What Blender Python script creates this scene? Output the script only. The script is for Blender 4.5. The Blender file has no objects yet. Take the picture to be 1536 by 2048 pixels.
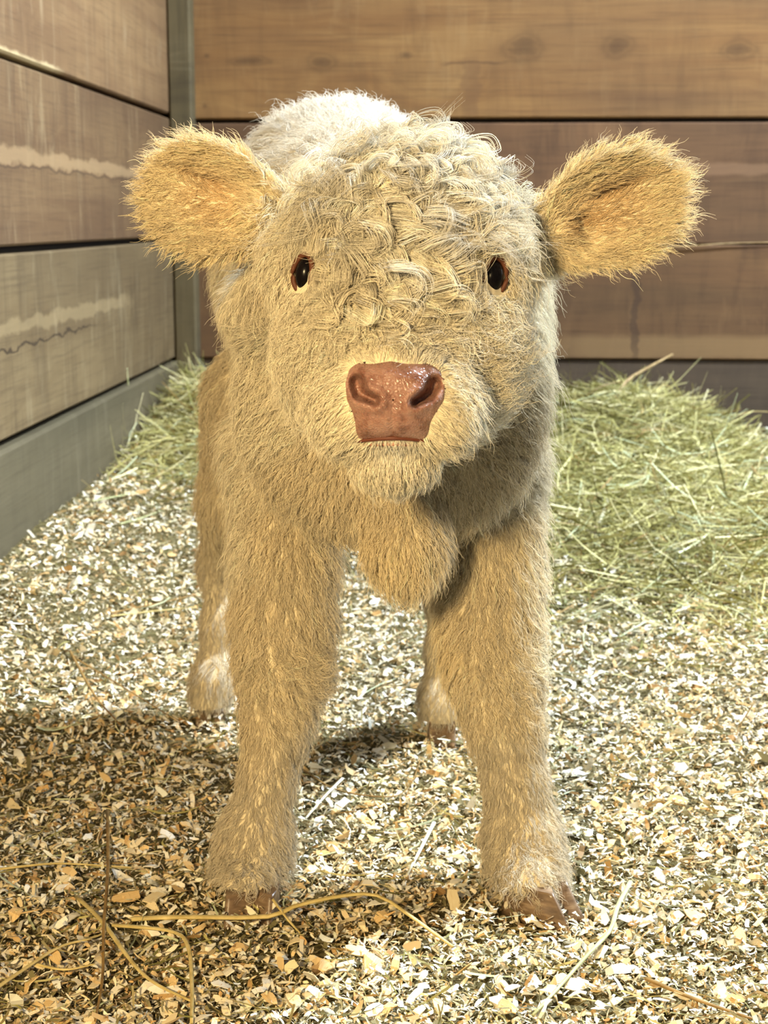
import bpy, math, random, time
import numpy as np
from mathutils import Vector, Matrix
from mathutils.kdtree import KDTree

T0 = time.time()
random.seed(7)
rng = np.random.default_rng(7)
SC = bpy.context.scene
COL = SC.collection

# ------------------------------------------------------------------ camera
F = 3100.0                      # focal length in pixels of the 1536 x 2048 frame
CAM_H = 0.62
PITCH = math.atan(584.0 / F)    # looking down
YAW = math.atan(142.0 / F)      # turned left of the stall's long side
cam_d = bpy.data.cameras.new('camera')
cam_d.sensor_fit = 'VERTICAL'
cam_d.sensor_height = 36.0
cam_d.lens = F / 2048.0 * 36.0
cam_d.clip_start = 0.05
cam = bpy.data.objects.new('camera', cam_d)
COL.objects.link(cam)
cam.location = (0, 0, CAM_H)
cam.rotation_euler = (math.pi / 2 - PITCH, 0, YAW)
SC.camera = cam
cam_d.dof.use_dof = True
cam_d.dof.focus_distance = 1.22
cam_d.dof.aperture_fstop = 15.0
CR = np.array(cam.rotation_euler.to_matrix())

# ------------------------------------------------------------------ light
world = bpy.data.worlds.new('barn_air')
SC.world = world
world.use_nodes = True
bg = world.node_tree.nodes['Background']
bg.inputs[0].default_value = (0.95, 0.97, 1.0, 1)
bg.inputs[1].default_value = 0.13


def area_light(name, loc, target, size, power, color):
    d = bpy.data.lights.new(name, 'AREA')
    d.shape = 'DISK'
    d.size = size
    d.energy = power
    d.color = color
    o = bpy.data.objects.new(name, d)
    COL.objects.link(o)
    o.location = loc
    o.rotation_euler = (Vector(target) - Vector(loc)).to_track_quat('-Z', 'Y').to_euler()
    return o


# cool daylight lamp high on the right, slightly behind the calf
area_light('daylight_lamp', (1.28, 2.52, 3.05), (-0.1, 1.6, 0.3), 0.14, 335, (0.82, 0.92, 1.0))
# warm stall bulb in front, left of the photographer
area_light('warm_bulb', (-0.42, -0.35, 0.88), (-0.05, 1.3, 0.4), 0.16, 40, (1.0, 0.745, 0.375))

# added cool rim light off to the right, whitens the calf's edges
area_light('cool_rim_light', (2.3, 2.95, 1.0), (0.0, 1.5, 0.45), 0.9, 85, (0.82, 0.92, 1.0))

vs = SC.view_settings
vs.view_transform = 'Standard'
vs.look = 'None'
vs.gamma = 1.0
vs.use_curve_mapping = False
vs.exposure = 0.0
SC.cycles.use_light_tree = False
SC.cycles.max_bounces = 3
SC.cycles.diffuse_bounces = 2
SC.cycles.glossy_bounces = 2
SC.cycles.transmission_bounces = 3
SC.cycles.adaptive_threshold = 0.08
SC.cycles.adaptive_min_samples = 12


# ------------------------------------------------------------------ helpers
def ray(px, py):
    d = np.array([(px - 768.0) / F, (1024.0 - py) / F, -1.0])
    return CR @ d


def W(px, py, Y):
    """world point seen at a pixel, at distance Y along the stall"""
    d = ray(px, py)
    s = Y / d[1]
    return np.array([d[0] * s, Y, CAM_H + d[2] * s])


def G(px, py, h=0.0):
    """world point seen at a pixel, at height h above the floor"""
    d = ray(px, py)
    s = (h - CAM_H) / d[2]
    return np.array([d[0] * s, d[1] * s, h])


def RP(px, Y):
    return px * Y * 1.01 / F


def srgb(r, g, b):
    def f(c):
        c /= 255.0
        return c / 12.92 if c <= 0.04045 else ((c + 0.055) / 1.055) ** 2.4
    return np.array([f(r), f(g), f(b)])


def tag(o, label=None, cat=None, group=None, kind=None):
    if label: o['label'] = label
    if cat: o['category'] = cat
    if group: o['group'] = group
    if kind: o['kind'] = kind
    return o


def link(name, data, mat=None, parent=None):
    o = bpy.data.objects.new(name, data)
    COL.objects.link(o)
    if mat is not None:
        data.materials.append(mat)
    if parent is not None:
        o.parent = parent
    return o


def mesh_np(name, verts, faces, smooth=True, colors=None):
    """verts (n,3); faces (m,k) all the same size; colors (n,3) per point"""
    verts = np.asarray(verts, np.float32)
    faces = np.asarray(faces, np.int32)
    me = bpy.data.meshes.new(name)
    m, k = faces.shape
    me.vertices.add(len(verts))
    me.vertices.foreach_set('co', verts.ravel())
    me.loops.add(m * k)
    me.loops.foreach_set('vertex_index', faces.ravel())
    me.polygons.add(m)
    me.polygons.foreach_set('loop_start', np.arange(0, m * k, k, dtype=np.int32))
    me.polygons.foreach_set('use_smooth', np.full(m, smooth))
    if colors is not None:
        a = me.attributes.new('col', 'FLOAT_COLOR', 'POINT')
        c4 = np.ones((len(verts), 4), np.float32)
        c4[:, :3] = colors
        a.data.foreach_set('color', c4.ravel())
    me.update(calc_edges=True)
    return me


def hash2(ix, iy, s):
    v = np.sin(ix * 127.1 + iy * 311.7 + s * 74.7) * 43758.5453
    return v - np.floor(v)


def vnoise(x, y, s=0):
    ix, iy = np.floor(x), np.floor(y)
    fx, fy = x - ix, y - iy
    fx, fy = fx * fx * (3 - 2 * fx), fy * fy * (3 - 2 * fy)
    a = hash2(ix, iy, s); b = hash2(ix + 1, iy, s)
    c = hash2(ix, iy + 1, s); d = hash2(ix + 1, iy + 1, s)
    return (a * (1 - fx) + b * fx) * (1 - fy) + (c * (1 - fx) + d * fx) * fy - 0.5


def sstep(a, b, x):
    t = np.clip((x - a) / (b - a), 0, 1)
    return t * t * (3 - 2 * t)


# ------------------------------------------------------------------ materials
class NT:
    def __init__(self, name):
        self.mat = bpy.data.materials.new(name)
        self.mat.use_nodes = True
        self.t = self.mat.node_tree
        self.t.nodes.clear()
        self.out = self.n('ShaderNodeOutputMaterial')

    def n(self, kind, **kw):
        nd = self.t.nodes.new(kind)
        for k, v in kw.items():
            if k.startswith('i_'):
                nd.inputs[k[2:].replace('_', ' ')].default_value = v
            else:
                setattr(nd, k, v)
        return nd

    def l(self, a, b):
        self.t.links.new(a, b)

    def ramp(self, fac, stops, interp='LINEAR'):
        r = self.n('ShaderNodeValToRGB')
        r.color_ramp.interpolation = interp
        el = r.color_ramp.elements
        while len(el) < len(stops):
            el.new(0.5)
        for e, (p, c) in zip(el, stops):
            e.position = p
            e.color = (*c, 1) if len(c) == 3 else c
        self.l(fac, r.inputs[0])
        return r.outputs[0]

    def mix(self, fac, a, b, mode='MIX'):
        m = self.n('ShaderNodeMix', data_type='RGBA', blend_type=mode)
        for s, v in ((m.inputs[0], fac), (m.inputs[6], a), (m.inputs[7], b)):
            if hasattr(v, 'links'):
                self.l(v, s)
            elif isinstance(v, (int, float)):
                s.default_value = v
            else:
                s.default_value = (*v, 1)
        return m.outputs[2]

    def math(self, op, a, b=None):
        m = self.n('ShaderNodeMath', operation=op)
        for s, v in zip(m.inputs, (a, b)):
            if v is None: continue
            if hasattr(v, 'links'):
                self.l(v, s)
            else:
                s.default_value = v
        return m.outputs[0]

    def noise(self, vec, scale, detail=4, rough=0.55, dist=0.0):
        nd = self.n('ShaderNodeTexNoise')
        nd.inputs['Scale'].default_value = scale
        nd.inputs['Detail'].default_value = detail
        nd.inputs['Roughness'].default_value = rough
        nd.inputs['Distortion'].default_value = dist
        self.l(vec, nd.inputs['Vector'])
        return nd.outputs[0]

    def mapping(self, vec, scale=(1, 1, 1), loc=(0, 0, 0), rot=(0, 0, 0)):
        m = self.n('ShaderNodeMapping')
        m.inputs['Scale'].default_value = scale
        m.inputs['Location'].default_value = loc
        m.inputs['Rotation'].default_value = rot
        self.l(vec, m.inputs['Vector'])
        return m.outputs[0]

    def principled(self, color, rough=0.8, spec=0.3, bump=None, bump_s=0.3, bump_d=0.002, **kw):
        p = self.n('ShaderNodeBsdfPrincipled')
        if hasattr(color, 'links'):
            self.l(color, p.inputs['Base Color'])
        else:
            p.inputs['Base Color'].default_value = (*color, 1)
        if hasattr(rough, 'links'):
            self.l(rough, p.inputs['Roughness'])
        else:
            p.inputs['Roughness'].default_value = rough
        p.inputs['Specular IOR Level'].default_value = spec
        for k, v in kw.items():
            p.inputs[k].default_value = v
        if bump is not None:
            b = self.n('ShaderNodeBump')
            b.inputs['Strength'].default_value = bump_s
            b.inputs['Distance'].default_value = bump_d
            self.l(bump, b.inputs['Height'])
            self.l(b.outputs[0], p.inputs['Normal'])
        return p.outputs[0]

    def done(self, surf):
        self.l(surf, self.out.inputs[0])
        return self.mat


def wood(name, light, mid, dark, stain, pale, streak=0.5, knot=0.6, paleamt=0.35, rough=0.75, marks=()):
    """plank wood: the grain runs along the object's local X"""
    m = NT(name)
    tc = m.n('ShaderNodeTexCoord')
    oi = m.n('ShaderNodeObjectInfo')
    off = m.n('ShaderNodeVectorMath', operation='SCALE')
    off.inputs[0].default_value = (13.1, 7.7, 5.3)
    m.l(oi.outputs['Random'], off.inputs['Scale'])
    add = m.n('ShaderNodeVectorMath', operation='ADD')
    m.l(tc.outputs['Object'], add.inputs[0]); m.l(off.outputs[0], add.inputs[1])
    v = add.outputs[0]
    # knots bend the grain
    kv = m.n('ShaderNodeTexVoronoi', feature='F1')
    kv.inputs['Scale'].default_value = 1.0
    kv.inputs['Randomness'].default_value = 1.0
    m.l(m.mapping(v, (2.6, 1.0, 5.5)), kv.inputs['Vector'])
    kd = kv.outputs['Distance']
    kmask = m.ramp(kd, [(0.0, (1, 1, 1)), (0.05, (0.75, 0.75, 0.75)), (0.17, (0, 0, 0))])
    warp = m.ramp(kd, [(0.0, (1, 1, 1)), (0.45, (0, 0, 0))])
    g = m.mapping(v, (1.1, 1.0, 15.0))
    gv = m.n('ShaderNodeVectorMath', operation='MULTIPLY_ADD')
    m.l(warp, gv.inputs[0]); gv.inputs[1].default_value = (0, 0, 1.4); m.l(g, gv.inputs[2])
    rings = m.noise(gv.outputs[0], 1.0, 4, 0.6, 0.6)
    fine = m.noise(m.mapping(v, (6, 1, 170)), 1.0, 3, 0.65)
    broad = m.noise(m.mapping(v, (0.9, 1, 5.0)), 1.0, 2)
    col = m.mix(m.ramp(rings, [(0.34, (0, 0, 0)), (0.66, (1, 1, 1))]), light, mid)
    col = m.mix(m.ramp(broad, [(0.42, (0, 0, 0)), (0.68, (0.8, 0.8, 0.8))]), col, stain)
    col = m.mix(m.ramp(fine, [(0.50, (0, 0, 0)), (0.75, (0.45, 0.45, 0.45))]), col, dark)
    # rub marks and streaks that ran down the boards
    st = m.noise(m.mapping(v, (19, 1, 3.2)), 1.0, 4, 0.65, 0.5)
    blot = m.noise(v, 5.0, 2)
    stf = m.math('MULTIPLY', m.ramp(st, [(0.47, (0, 0, 0)), (0.7, (1, 1, 1))]), m.ramp(blot, [(0.35, (0.15,) * 3), (0.65, (streak,) * 3)]))
    col = m.mix(stf, col, dark)
    st2 = m.noise(m.mapping(v, (24, 1, 5.0), (4.2, 0, 1.7)), 1.0, 4, 0.65, 0.5)
    plf = m.math('MULTIPLY', m.ramp(st2, [(0.54, (0, 0, 0)), (0.74, (1, 1, 1))]), m.ramp(m.noise(v, 3.3, 1), [(0.4, (0.1,) * 3), (0.65, (paleamt,) * 3)]))
    col = m.mix(plf, col, pale)
    col = m.mix(m.math('MULTIPLY', kmask, knot), col, tuple(np.array(dark) * 0.75))
    sep = m.n('ShaderNodeSeparateXYZ')
    m.l(tc.outputs['Object'], sep.inputs[0])
    ox, oz = sep.outputs[0], sep.outputs[2]
    if marks:
        wob = m.math('SUBTRACT', m.noise(m.mapping(tc.outputs['Object'], (14, 1, 30)), 1.0, 3), 0.5)
    for mk in marks:
        if mk[0] == 'knot':                    # x, z, rx, rz
            _, x0, z0, rx, rz = mk
            dx = m.math('DIVIDE', m.math('SUBTRACT', ox, x0), rx)
            dz = m.math('DIVIDE', m.math('SUBTRACT', oz, z0), rz)
            d = m.math('SQRT', m.math('ADD', m.math('MULTIPLY', dx, dx), m.math('MULTIPLY', dz, dz)))
            d = m.math('ADD', d, m.math('MULTIPLY', wob, 0.9))
            f = m.ramp(d, [(0.0, (.6,) * 3), (0.28, (.5,) * 3), (0.42, (.2,) * 3), (0.55, (.32,) * 3), (0.75, (.08,) * 3), (1.0, (0, 0, 0))])
            col = m.mix(f, col, tuple(np.array(dark) * 0.8))
        else:                                  # ('band', x0, x1, z0, z1, wobble, colour, strength)
            _, x0, x1, z0, z1, wb_, bc, bs = mk
            zz = m.math('ADD', oz, m.math('MULTIPLY', wob, wb_))
            zc, zh = (z0 + z1) / 2, (z1 - z0) / 2
            dz = m.math('ABSOLUTE', m.math('SUBTRACT', zz, zc))
            fz_ = m.n('ShaderNodeMapRange'); fz_.inputs[1].default_value = zh * 1.3; fz_.inputs[2].default_value = zh * 0.7
            m.l(dz, fz_.inputs[0])
            xc, xh = (x0 + x1) / 2, (x1 - x0) / 2
            dx = m.math('ABSOLUTE', m.math('SUBTRACT', m.math('ADD', ox, m.math('MULTIPLY', wob, 0.05)), xc))
            fx_ = m.n('ShaderNodeMapRange'); fx_.inputs[1].default_value = xh * 1.15; fx_.inputs[2].default_value = xh * 0.8
            m.l(dx, fx_.inputs[0])
            col = m.mix(m.math('MULTIPLY', m.math('MULTIPLY', fz_.outputs[0], fx_.outputs[0]), bs), col, bc)
    h = m.math('ADD', m.math('MULTIPLY', fine, 0.6), m.math('MULTIPLY', rings, 0.4))
    return m.done(m.principled(col, rough, 0.28, h, 0.35, 0.0018))


WALL_X = -0.716
BACK_Y = 4.0
Zs = [W(342, y, BACK_Y - 0.05)[2] for y in (232, 478, 718)]      # seam heights, read at the corner
Zb = [W(1300, y, BACK_Y)[2] for y in (240, 489, 720)]
step = Zs[0] - Zs[1]
gp = 0.005
L_Y0, L_Y1 = 0.25, BACK_Y - 0.045
B_X0, B_X1 = WALL_X + 0.02, 1.7


def LW(px, py, z0, z1):
    """local board coordinates of a mark seen on the left wall"""
    d = ray(px, py); s = WALL_X / d[0]
    return d[1] * s - (L_Y0 + L_Y1) / 2, CAM_H + d[2] * s - (z0 + z1) / 2


def BW(px, py, z0, z1):
    p = W(px, py, BACK_Y)
    return p[0] - (B_X0 + B_X1) / 2, p[2] - (z0 + z1) / 2


def knot_at(px, py, wpx, hpx, z0, z1):
    x, z = BW(px, py, z0, z1)
    return ('knot', x, z, RP(wpx, BACK_Y), RP(hpx, BACK_Y))


def band_l(pxa, pya, pxb, pyb, thick, z0, z1, wob, colr, s):
    xa, za = LW(pxa, pya, z0, z1); xb, zb = LW(pxb, pyb, z0, z1)
    zc = (za + zb) / 2
    return ('band', min(xa, xb), max(xa, xb), zc - thick, zc + thick, wob, tuple(colr), s)


def band_b(pxa, pxb, pya, pyb, z0, z1, wob, colr, s):
    xa, za = BW(pxa, pya, z0, z1); xb, zb = BW(pxb, pyb, z0, z1)
    return ('band', xa, xb, zb, za, wob, tuple(colr), s)


P1 = (Zs[0] + gp, Zs[0] + step - gp); P2 = (Zs[1] + gp, Zs[0] - gp); P3 = (Zs[2] + gp, Zs[1] - gp)
Q1 = (Zb[0] + gp, Zb[0] + 0.33); Q2 = (Zb[1] + 0.0012, Zb[0] - gp); Q3 = (Zb[2] + 0.0012, Zb[1] - 0.0012)
M_LEFT = wood('weathered_brown_board', srgb(127, 101, 70), srgb(110, 84, 58), srgb(72, 54, 37), srgb(95, 71, 48), srgb(162, 143, 112), 0.6, 0.0, 0.5,
              marks=[band_l(-60, 78, 120, 150, 0.009, *P1, 0.02, srgb(190, 170, 130), 0.7)])
M_LEFT2 = wood('red_brown_board', srgb(109, 86, 59), srgb(94, 71, 48), srgb(62, 45, 32), srgb(79, 59, 42), srgb(148, 129, 97), 0.6, 0.0, 0.55,
               marks=[band_l(-60, 305, 300, 345, 0.011, *P2, 0.035, srgb(156, 130, 96), 0.5), band_l(-60, 332, 300, 356, 0.002, *P2, 0.03, srgb(66, 50, 36), 0.6)])
M_LEFT3 = wood('grey_brown_board', srgb(114, 97, 69), srgb(99, 82, 56), srgb(66, 53, 36), srgb(87, 72, 50), srgb(153, 140, 111), 0.65, 0.0, 0.6,
               marks=[band_l(-60, 712, 190, 655, 0.0022, *P3, 0.035, srgb(54, 42, 28), 0.9), band_l(-60, 660, 260, 610, 0.012, *P3, 0.04, srgb(160, 140, 104), 0.3)])
M_LEFT4 = wood('grey_green_board', srgb(99, 90, 69), srgb(86, 78, 58), srgb(62, 55, 40), srgb(76, 70, 53), srgb(123, 114, 93), 0.4, 0.0, 0.3)
M_BACK1 = wood('honey_brown_board', srgb(134, 102, 62), srgb(114, 82, 48), srgb(69, 48, 30), srgb(93, 68, 45), srgb(147, 121, 84), 0.35, 0.0, 0.25,
               marks=[knot_at(643, 124, 46, 28, *Q1), knot_at(1047, 98, 60, 44, *Q1), knot_at(1235, 92, 50, 36, *Q1), knot_at(1478, 98, 60, 30, *Q1), knot_at(500, 122, 60, 14, *Q1),
                      knot_at(410, 212, 8, 7, *Q1), knot_at(414, 112, 8, 6, *Q1), knot_at(812, 110, 16, 9, *Q1), band_b(924, 958, 120, 238, *Q1, 0.02, srgb(96, 70, 46), 0.45), band_b(890, 1010, 123, 128, *Q1, 0.03, srgb(80, 56, 36), 0.6)])
M_BACK2 = wood('red_brown_back_board', srgb(106, 78, 53), srgb(90, 64, 44), srgb(59, 42, 29), srgb(79, 60, 42), srgb(131, 101, 71), 0.55, 0.0, 0.4,
               marks=[band_b(1280, 1800, 328, 348, *Q2, 0.02, srgb(140, 110, 84), 0.35)])
M_BACK3 = wood('brown_back_board', srgb(106, 78, 51), srgb(90, 64, 43), srgb(59, 42, 29), srgb(81, 62, 42), srgb(131, 102, 70), 0.55, 0.0, 0.4,
               marks=[band_b(1100, 1800, 672, 719, *Q3, 0.015, srgb(128, 102, 70), 0.7), band_b(1268, 1276, 492, 719, *Q3, 0.0, srgb(62, 46, 36), 0.6)])
M_BACK4 = wood('dark_grey_board', srgb(84, 70, 56), srgb(74, 61, 49), srgb(52, 42, 34), srgb(66, 56, 45), srgb(100, 86, 70), 0.3, 0.0, 0.15)
M_POST = wood('olive_post_wood', srgb(97, 85, 60), srgb(78, 68, 46), srgb(48, 41, 29), srgb(68, 61, 42), srgb(128, 119, 95), 0.5, 0.0, 0.3)


def attr_mat(name, rough=0.75, spec=0.25, trans=0.0, tint=1.0):
    m = NT(name)
    a = m.n('ShaderNodeAttribute', attribute_name='col')
    p = m.principled(a.outputs['Color'], rough, spec)
    if trans > 0:
        t = m.n('ShaderNodeBsdfTranslucent')
        m.l(a.outputs['Color'], t.inputs[0])
        mx = m.n('ShaderNodeMixShader')
        mx.inputs[0].default_value = trans
        m.l(p, mx.inputs[1]); m.l(t.outputs[0], mx.inputs[2])
        p = mx.outputs[0]
    return m.done(p)


M_FLAKE = attr_mat('wood_shaving', 0.65, 0.3, 0.12)
M_HAY = attr_mat('hay_stem', 0.55, 0.35, 0.15)
M_FUR = attr_mat('calf_fur', 0.5, 0.3, 0.16)

m = NT('dark_gap')
M_GAP = m.done(m.principled(srgb(34, 28, 22), 0.9, 0.1))

m = NT('bedding_floor')
tc = m.n('ShaderNodeTexCoord')
n1 = m.noise(tc.outputs['Object'], 140, 5, 0.7)
n2 = m.noise(tc.outputs['Object'], 4, 3)
c = m.ramp(n1, [(0.32, srgb(44, 38, 22)), (0.5, srgb(84, 74, 46)), (0.68, srgb(150, 138, 104))])
c = m.mix(m.ramp(n2, [(0.35, (0, 0, 0)), (0.6, (0.5,) * 3)]), c, srgb(96, 88, 56))
M_FLOOR = m.done(m.principled(c, 0.95, 0.1, n1, 0.8, 0.004))

# ------------------------------------------------------------------ setting


def box_mesh(name, sx, sy, sz, bev=0.004, wob=0.0, seed=0):
    """long board along X, chamfered on its four long edges; origin at its centre; wob = unevenness"""
    r = random.Random(seed)
    prof = [(-sy / 2, -sz / 2 + bev), (-sy / 2 + bev, -sz / 2), (sy / 2 - bev, -sz / 2), (sy / 2, -sz / 2 + bev),
            (sy / 2, sz / 2 - bev), (sy / 2 - bev, sz / 2), (-sy / 2 + bev, sz / 2), (-sy / 2, sz / 2 - bev)]
    ns = 3
    vs_, fs = [], []
    for i in range(ns + 1):
        x = -sx / 2 + sx * i / ns
        dz0, dz1 = r.uniform(-wob, wob), r.uniform(-wob, wob)
        for (y, z) in prof:
            vs_.append((x, y, z + (dz1 if z > 0 else dz0)))
    k = len(prof)
    for i in range(ns):
        for j in range(k):
            a, b = i * k + j, i * k + (j + 1) % k
            fs.append((a, a + k, b + k, b))
    fs.append(tuple(range(k)))
    fs.append(tuple(reversed(range(ns * k, ns * k + k))))
    me = bpy.data.meshes.new(name)
    me.from_pydata(vs_, [], fs)
    me.update()
    import bmesh
    bm = bmesh.new(); bm.from_mesh(me)
    bmesh.ops.recalc_face_normals(bm, faces=bm.faces)
    bm.to_mesh(me); bm.free()
    return me


def plain_box(name, x0, x1, y0, y1, z0, z1, mat, kind='structure'):
    v = [(x, y, z) for x in (x0, x1) for y in (y0, y1) for z in (z0, z1)]
    f = [(0, 1, 3, 2), (4, 6, 7, 5), (0, 4, 5, 1), (2, 3, 7, 6), (0, 2, 6, 4), (1, 5, 7, 3)]
    me = bpy.data.meshes.new(name)
    me.from_pydata(v, [], f)
    me.update()
    return tag(link(name, me, mat), kind=kind)


wl = plain_box('wall_left', WALL_X - 0.10, WALL_X - 0.036, 0.2, BACK_Y + 0.05, 0.0, 1.75, M_GAP)
tag(wl, 'left stall wall of weathered brown horizontal boards', 'wall')


def left_board(z0, z1, mat, proud=0.0, seed=0, bev=0.004):
    me = box_mesh('plank', L_Y1 - L_Y0, 0.036, z1 - z0, bev, 0.0015, seed)
    o = link('plank', me, mat, wl)
    o.location = (WALL_X - 0.018 + proud, (L_Y0 + L_Y1) / 2, (z0 + z1) / 2)
    o.rotation_euler = (0, 0, math.pi / 2)
    return o


left_board(Zs[0] + gp, Zs[0] + step - gp, M_LEFT, 0.0, 1)
left_board(Zs[1] + gp, Zs[0] - gp, M_LEFT2, 0.0, 2)
left_board(Zs[2] + gp, Zs[1] - gp, M_LEFT3, 0.0, 3)
left_board(0.0, Zs[2] - gp, M_LEFT4, 0.010, 4, 0.006)
left_board(Zs[0] + step + gp, Zs[0] + 2 * step, M_LEFT2, 0.0, 5)

wb = plain_box('wall_back', WALL_X - 0.10, 1.75, BACK_Y + 0.036, BACK_Y + 0.10, 0.0, 1.75, M_GAP)
tag(wb, 'back stall wall of honey and red-brown boards behind the calf', 'wall')


def back_board(z0, z1, mat, proud=0.0, seed=0, x0=B_X0, x1=B_X1):
    me = box_mesh('plank', x1 - x0, 0.036, z1 - z0, 0.004, 0.001, seed)
    o = link('plank', me, mat, wb)
    o.location = ((x0 + x1) / 2, BACK_Y + 0.018 - proud, (z0 + z1) / 2)
    return o


back_board(Zb[0] + gp, Zb[0] + 0.33, M_BACK1, 0.004, 11)
back_board(Zb[1] + 0.0012, Zb[0] - gp, M_BACK2, 0.0, 12)
back_board(Zb[2] + 0.0012, Zb[1] - 0.0012, M_BACK3, 0.002, 13)
back_board(0.0, Zb[2] - 0.0012, M_BACK4, -0.006, 14)
back_board(Zb[0] + 0.336, Zb[0] + 0.66, M_BACK2, 0.0, 15)

# corner post
px0 = W(343, 400, BACK_Y - 0.06)[0]; px1 = W(388, 400, BACK_Y - 0.06)[0]
pm = box_mesh('trim_1', 1.75, 0.06, px1 - px0, 0.005, 0.001, 21)
post = link('trim_1', pm, M_POST)
post.rotation_euler = (0, -math.pi / 2, 0)
post.location = ((px0 + px1) / 2, BACK_Y - 0.034, 0.875)
tag(post, 'olive brown timber post in the corner of the stall', 'post', kind='structure')


# floor: uneven bedding that climbs against the walls
def ground(x, y):
    x = np.asarray(x, float); y = np.asarray(y, float)
    h = 0.012 * vnoise(x * 5, y * 5, 1) + 0.010 * vnoise(x * 13, y * 13, 2) + 0.005 * vnoise(x * 30, y * 30, 3)
    h = h + 0.100 * sstep(0.34, 0.0, x - WALL_X) * sstep(1.2, 2.3, y) * (0.8 + 0.8 * vnoise(y * 3.1, y * 0 + 3.3, 4))
    h = h + 0.075 * sstep(2.3, 3.9, y)
    # hay heaps
    h = h + 0.105 * np.exp(-(((x - 0.40) / 0.25) ** 2 + ((y - 3.75) / 0.45) ** 2))
    h = h + 0.05 * np.exp(-(((x - 0.42) / 0.4) ** 2 + ((y - 2.9) / 0.35) ** 2))
    h = h + 0.10 * np.exp(-(((x + 0.52) / 0.16) ** 2 + ((y - 3.72) / 0.3) ** 2))
    # packed flat where the calf stands
    k = 1 - 0.8 * np.exp(-(((x + 0.07) / 0.32) ** 4 + ((y - 1.55) / 0.5) ** 4))
    return h * k - 0.004


gx = np.linspace(-0.73, 1.75, 166); gy = np.linspace(0.25, 4.02, 250)
GX, GY = np.meshgrid(gx, gy, indexing='ij')
gv = np.stack([GX, GY, ground(GX, GY)], -1).reshape(-1, 3)
ii = (np.arange(165)[:, None] * 250 + np.arange(249)[None, :]).ravel()
gf = np.stack([ii, ii + 250, ii + 251, ii + 1], 1)
floor = tag(link('floor', mesh_np('floor', gv, gf), M_FLOOR), 'stall floor under the bedding', 'floor', kind='structure')
print('setting', round(time.time() - T0, 1))


# ------------------------------------------------------------------ calf: one continuous body from blended volumes
def unit(v):
    v = np.asarray(v, float)
    return v / (np.linalg.norm(v) + 1e-12)


def f_ell(P, c, r, R=None):
    q = P - c
    if R is not None:
        q = q @ R            # columns of R are the ellipsoid axes
    k0 = np.sqrt(((q / r) ** 2).sum(1)) + 1e-9
    k1 = np.sqrt(((q / (r * r)) ** 2).sum(1)) + 1e-9
    return k0 * (k0 - 1.0) / k1


def f_cone(P, a, b, ra, rb):
    ab = b - a
    t = np.clip(((P - a) @ ab) / (ab @ ab), 0, 1)
    d = P - (a + t[:, None] * ab)
    return np.sqrt((d * d).sum(1)) - (ra + (rb - ra) * t)


def smin(a, b, k):
    h = np.clip(0.5 + 0.5 * (b - a) / k, 0, 1)
    return b * (1 - h) + a * h - k * h * (1 - h)


def axes(u, w):
    """frame: u long, w facing, v across"""
    u = unit(u); w = unit(np.asarray(w, float) - u * np.dot(u, w)); v = np.cross(w, u)
    return np.stack([u, v, w], 1)


PRIM = {'body': [], 'head': []}


def ell(g, c, r, k=0.04, R=None):
    PRIM[g].append(('e', np.asarray(c, float), np.asarray(r, float), R, k))


def cone(g, a, b, ra, rb, k=0.03):
    PRIM[g].append(('c', np.asarray(a, float), np.asarray(b, float), ra, rb, k))


def chain(g, pts, k=0.03):
    q = [(W(px, py, Y), RP(r, Y)) for px, py, Y, r in pts]
    for (a, ra), (b, rb) in zip(q[:-1], q[1:]):
        cone(g, a, b, ra, rb, k)


# trunk
SH = np.array([-0.055, 1.46, 0.525]); RU = np.array([-0.135, 1.80, 0.575])
ax_b = axes(RU - SH, (0, 0, 1))
ell('body', (SH + RU) / 2, (0.275, 0.128, 0.165), 0.05, ax_b)
ell('body', SH + (0, 0.0, 0.0), (0.135, 0.13, 0.145), 0.06)
ell('body', RU + (0, 0.0, 0.0), (0.138, 0.135, 0.172), 0.06)
# neck and chest
cone('body', (-0.05, 1.44, 0.585), (-0.038, 1.27, 0.570), 0.100, 0.080, 0.05)
ell('body', W(782, 810, 1.375), (0.134, 0.062, 0.125), 0.045)
ell('body', W(785, 925, 1.42), (0.075, 0.05, 0.05), 0.04)
ell('body', W(812, 1095, 1.318), (0.030, 0.034, 0.040), 0.015)
cone('body', W(800, 950, 1.34), W(812, 1070, 1.325), 0.038, 0.028, 0.025)
cone('body', W(565, 570, 1.26), W(525, 620, 1.34), 0.022, 0.026, 0.03)      # throat latch below the ear
# front legs
chain('body', [(548, 900, 1.44, 92), (572, 1120, 1.43, 92), (568, 1240, 1.42, 90), (568, 1340, 1.41, 83),
               (555, 1450, 1.40, 60), (537, 1555, 1.39, 45), (510, 1680, 1.38, 68), (500, 1770, 1.36, 68), (496, 1790, 1.333, 64)], 0.022)
chain('body', [(992, 930, 1.44, 92), (982, 1150, 1.43, 88), (980, 1250, 1.42, 88), (988, 1345, 1.41, 83),
               (1010, 1450, 1.40, 64), (1030, 1560, 1.39, 52), (1045, 1680, 1.38, 70), (1056, 1760, 1.36, 66), (1062, 1780, 1.335, 60)], 0.022)
# hind legs
chain('body', [(520, 800, 1.80, 110), (478, 1000, 1.84, 70), (437, 1130, 1.90, 32), (438, 1250, 1.88, 25),
               (425, 1360, 1.86, 33), (416, 1425, 1.85, 34)], 0.03)
chain('body', [(860, 900, 1.78, 110), (905, 1080, 1.82, 66), (890, 1190, 1.86, 32), (888, 1300, 1.84, 26),
               (885, 1400, 1.82, 36), (880, 1465, 1.81, 36)], 0.03)
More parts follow.
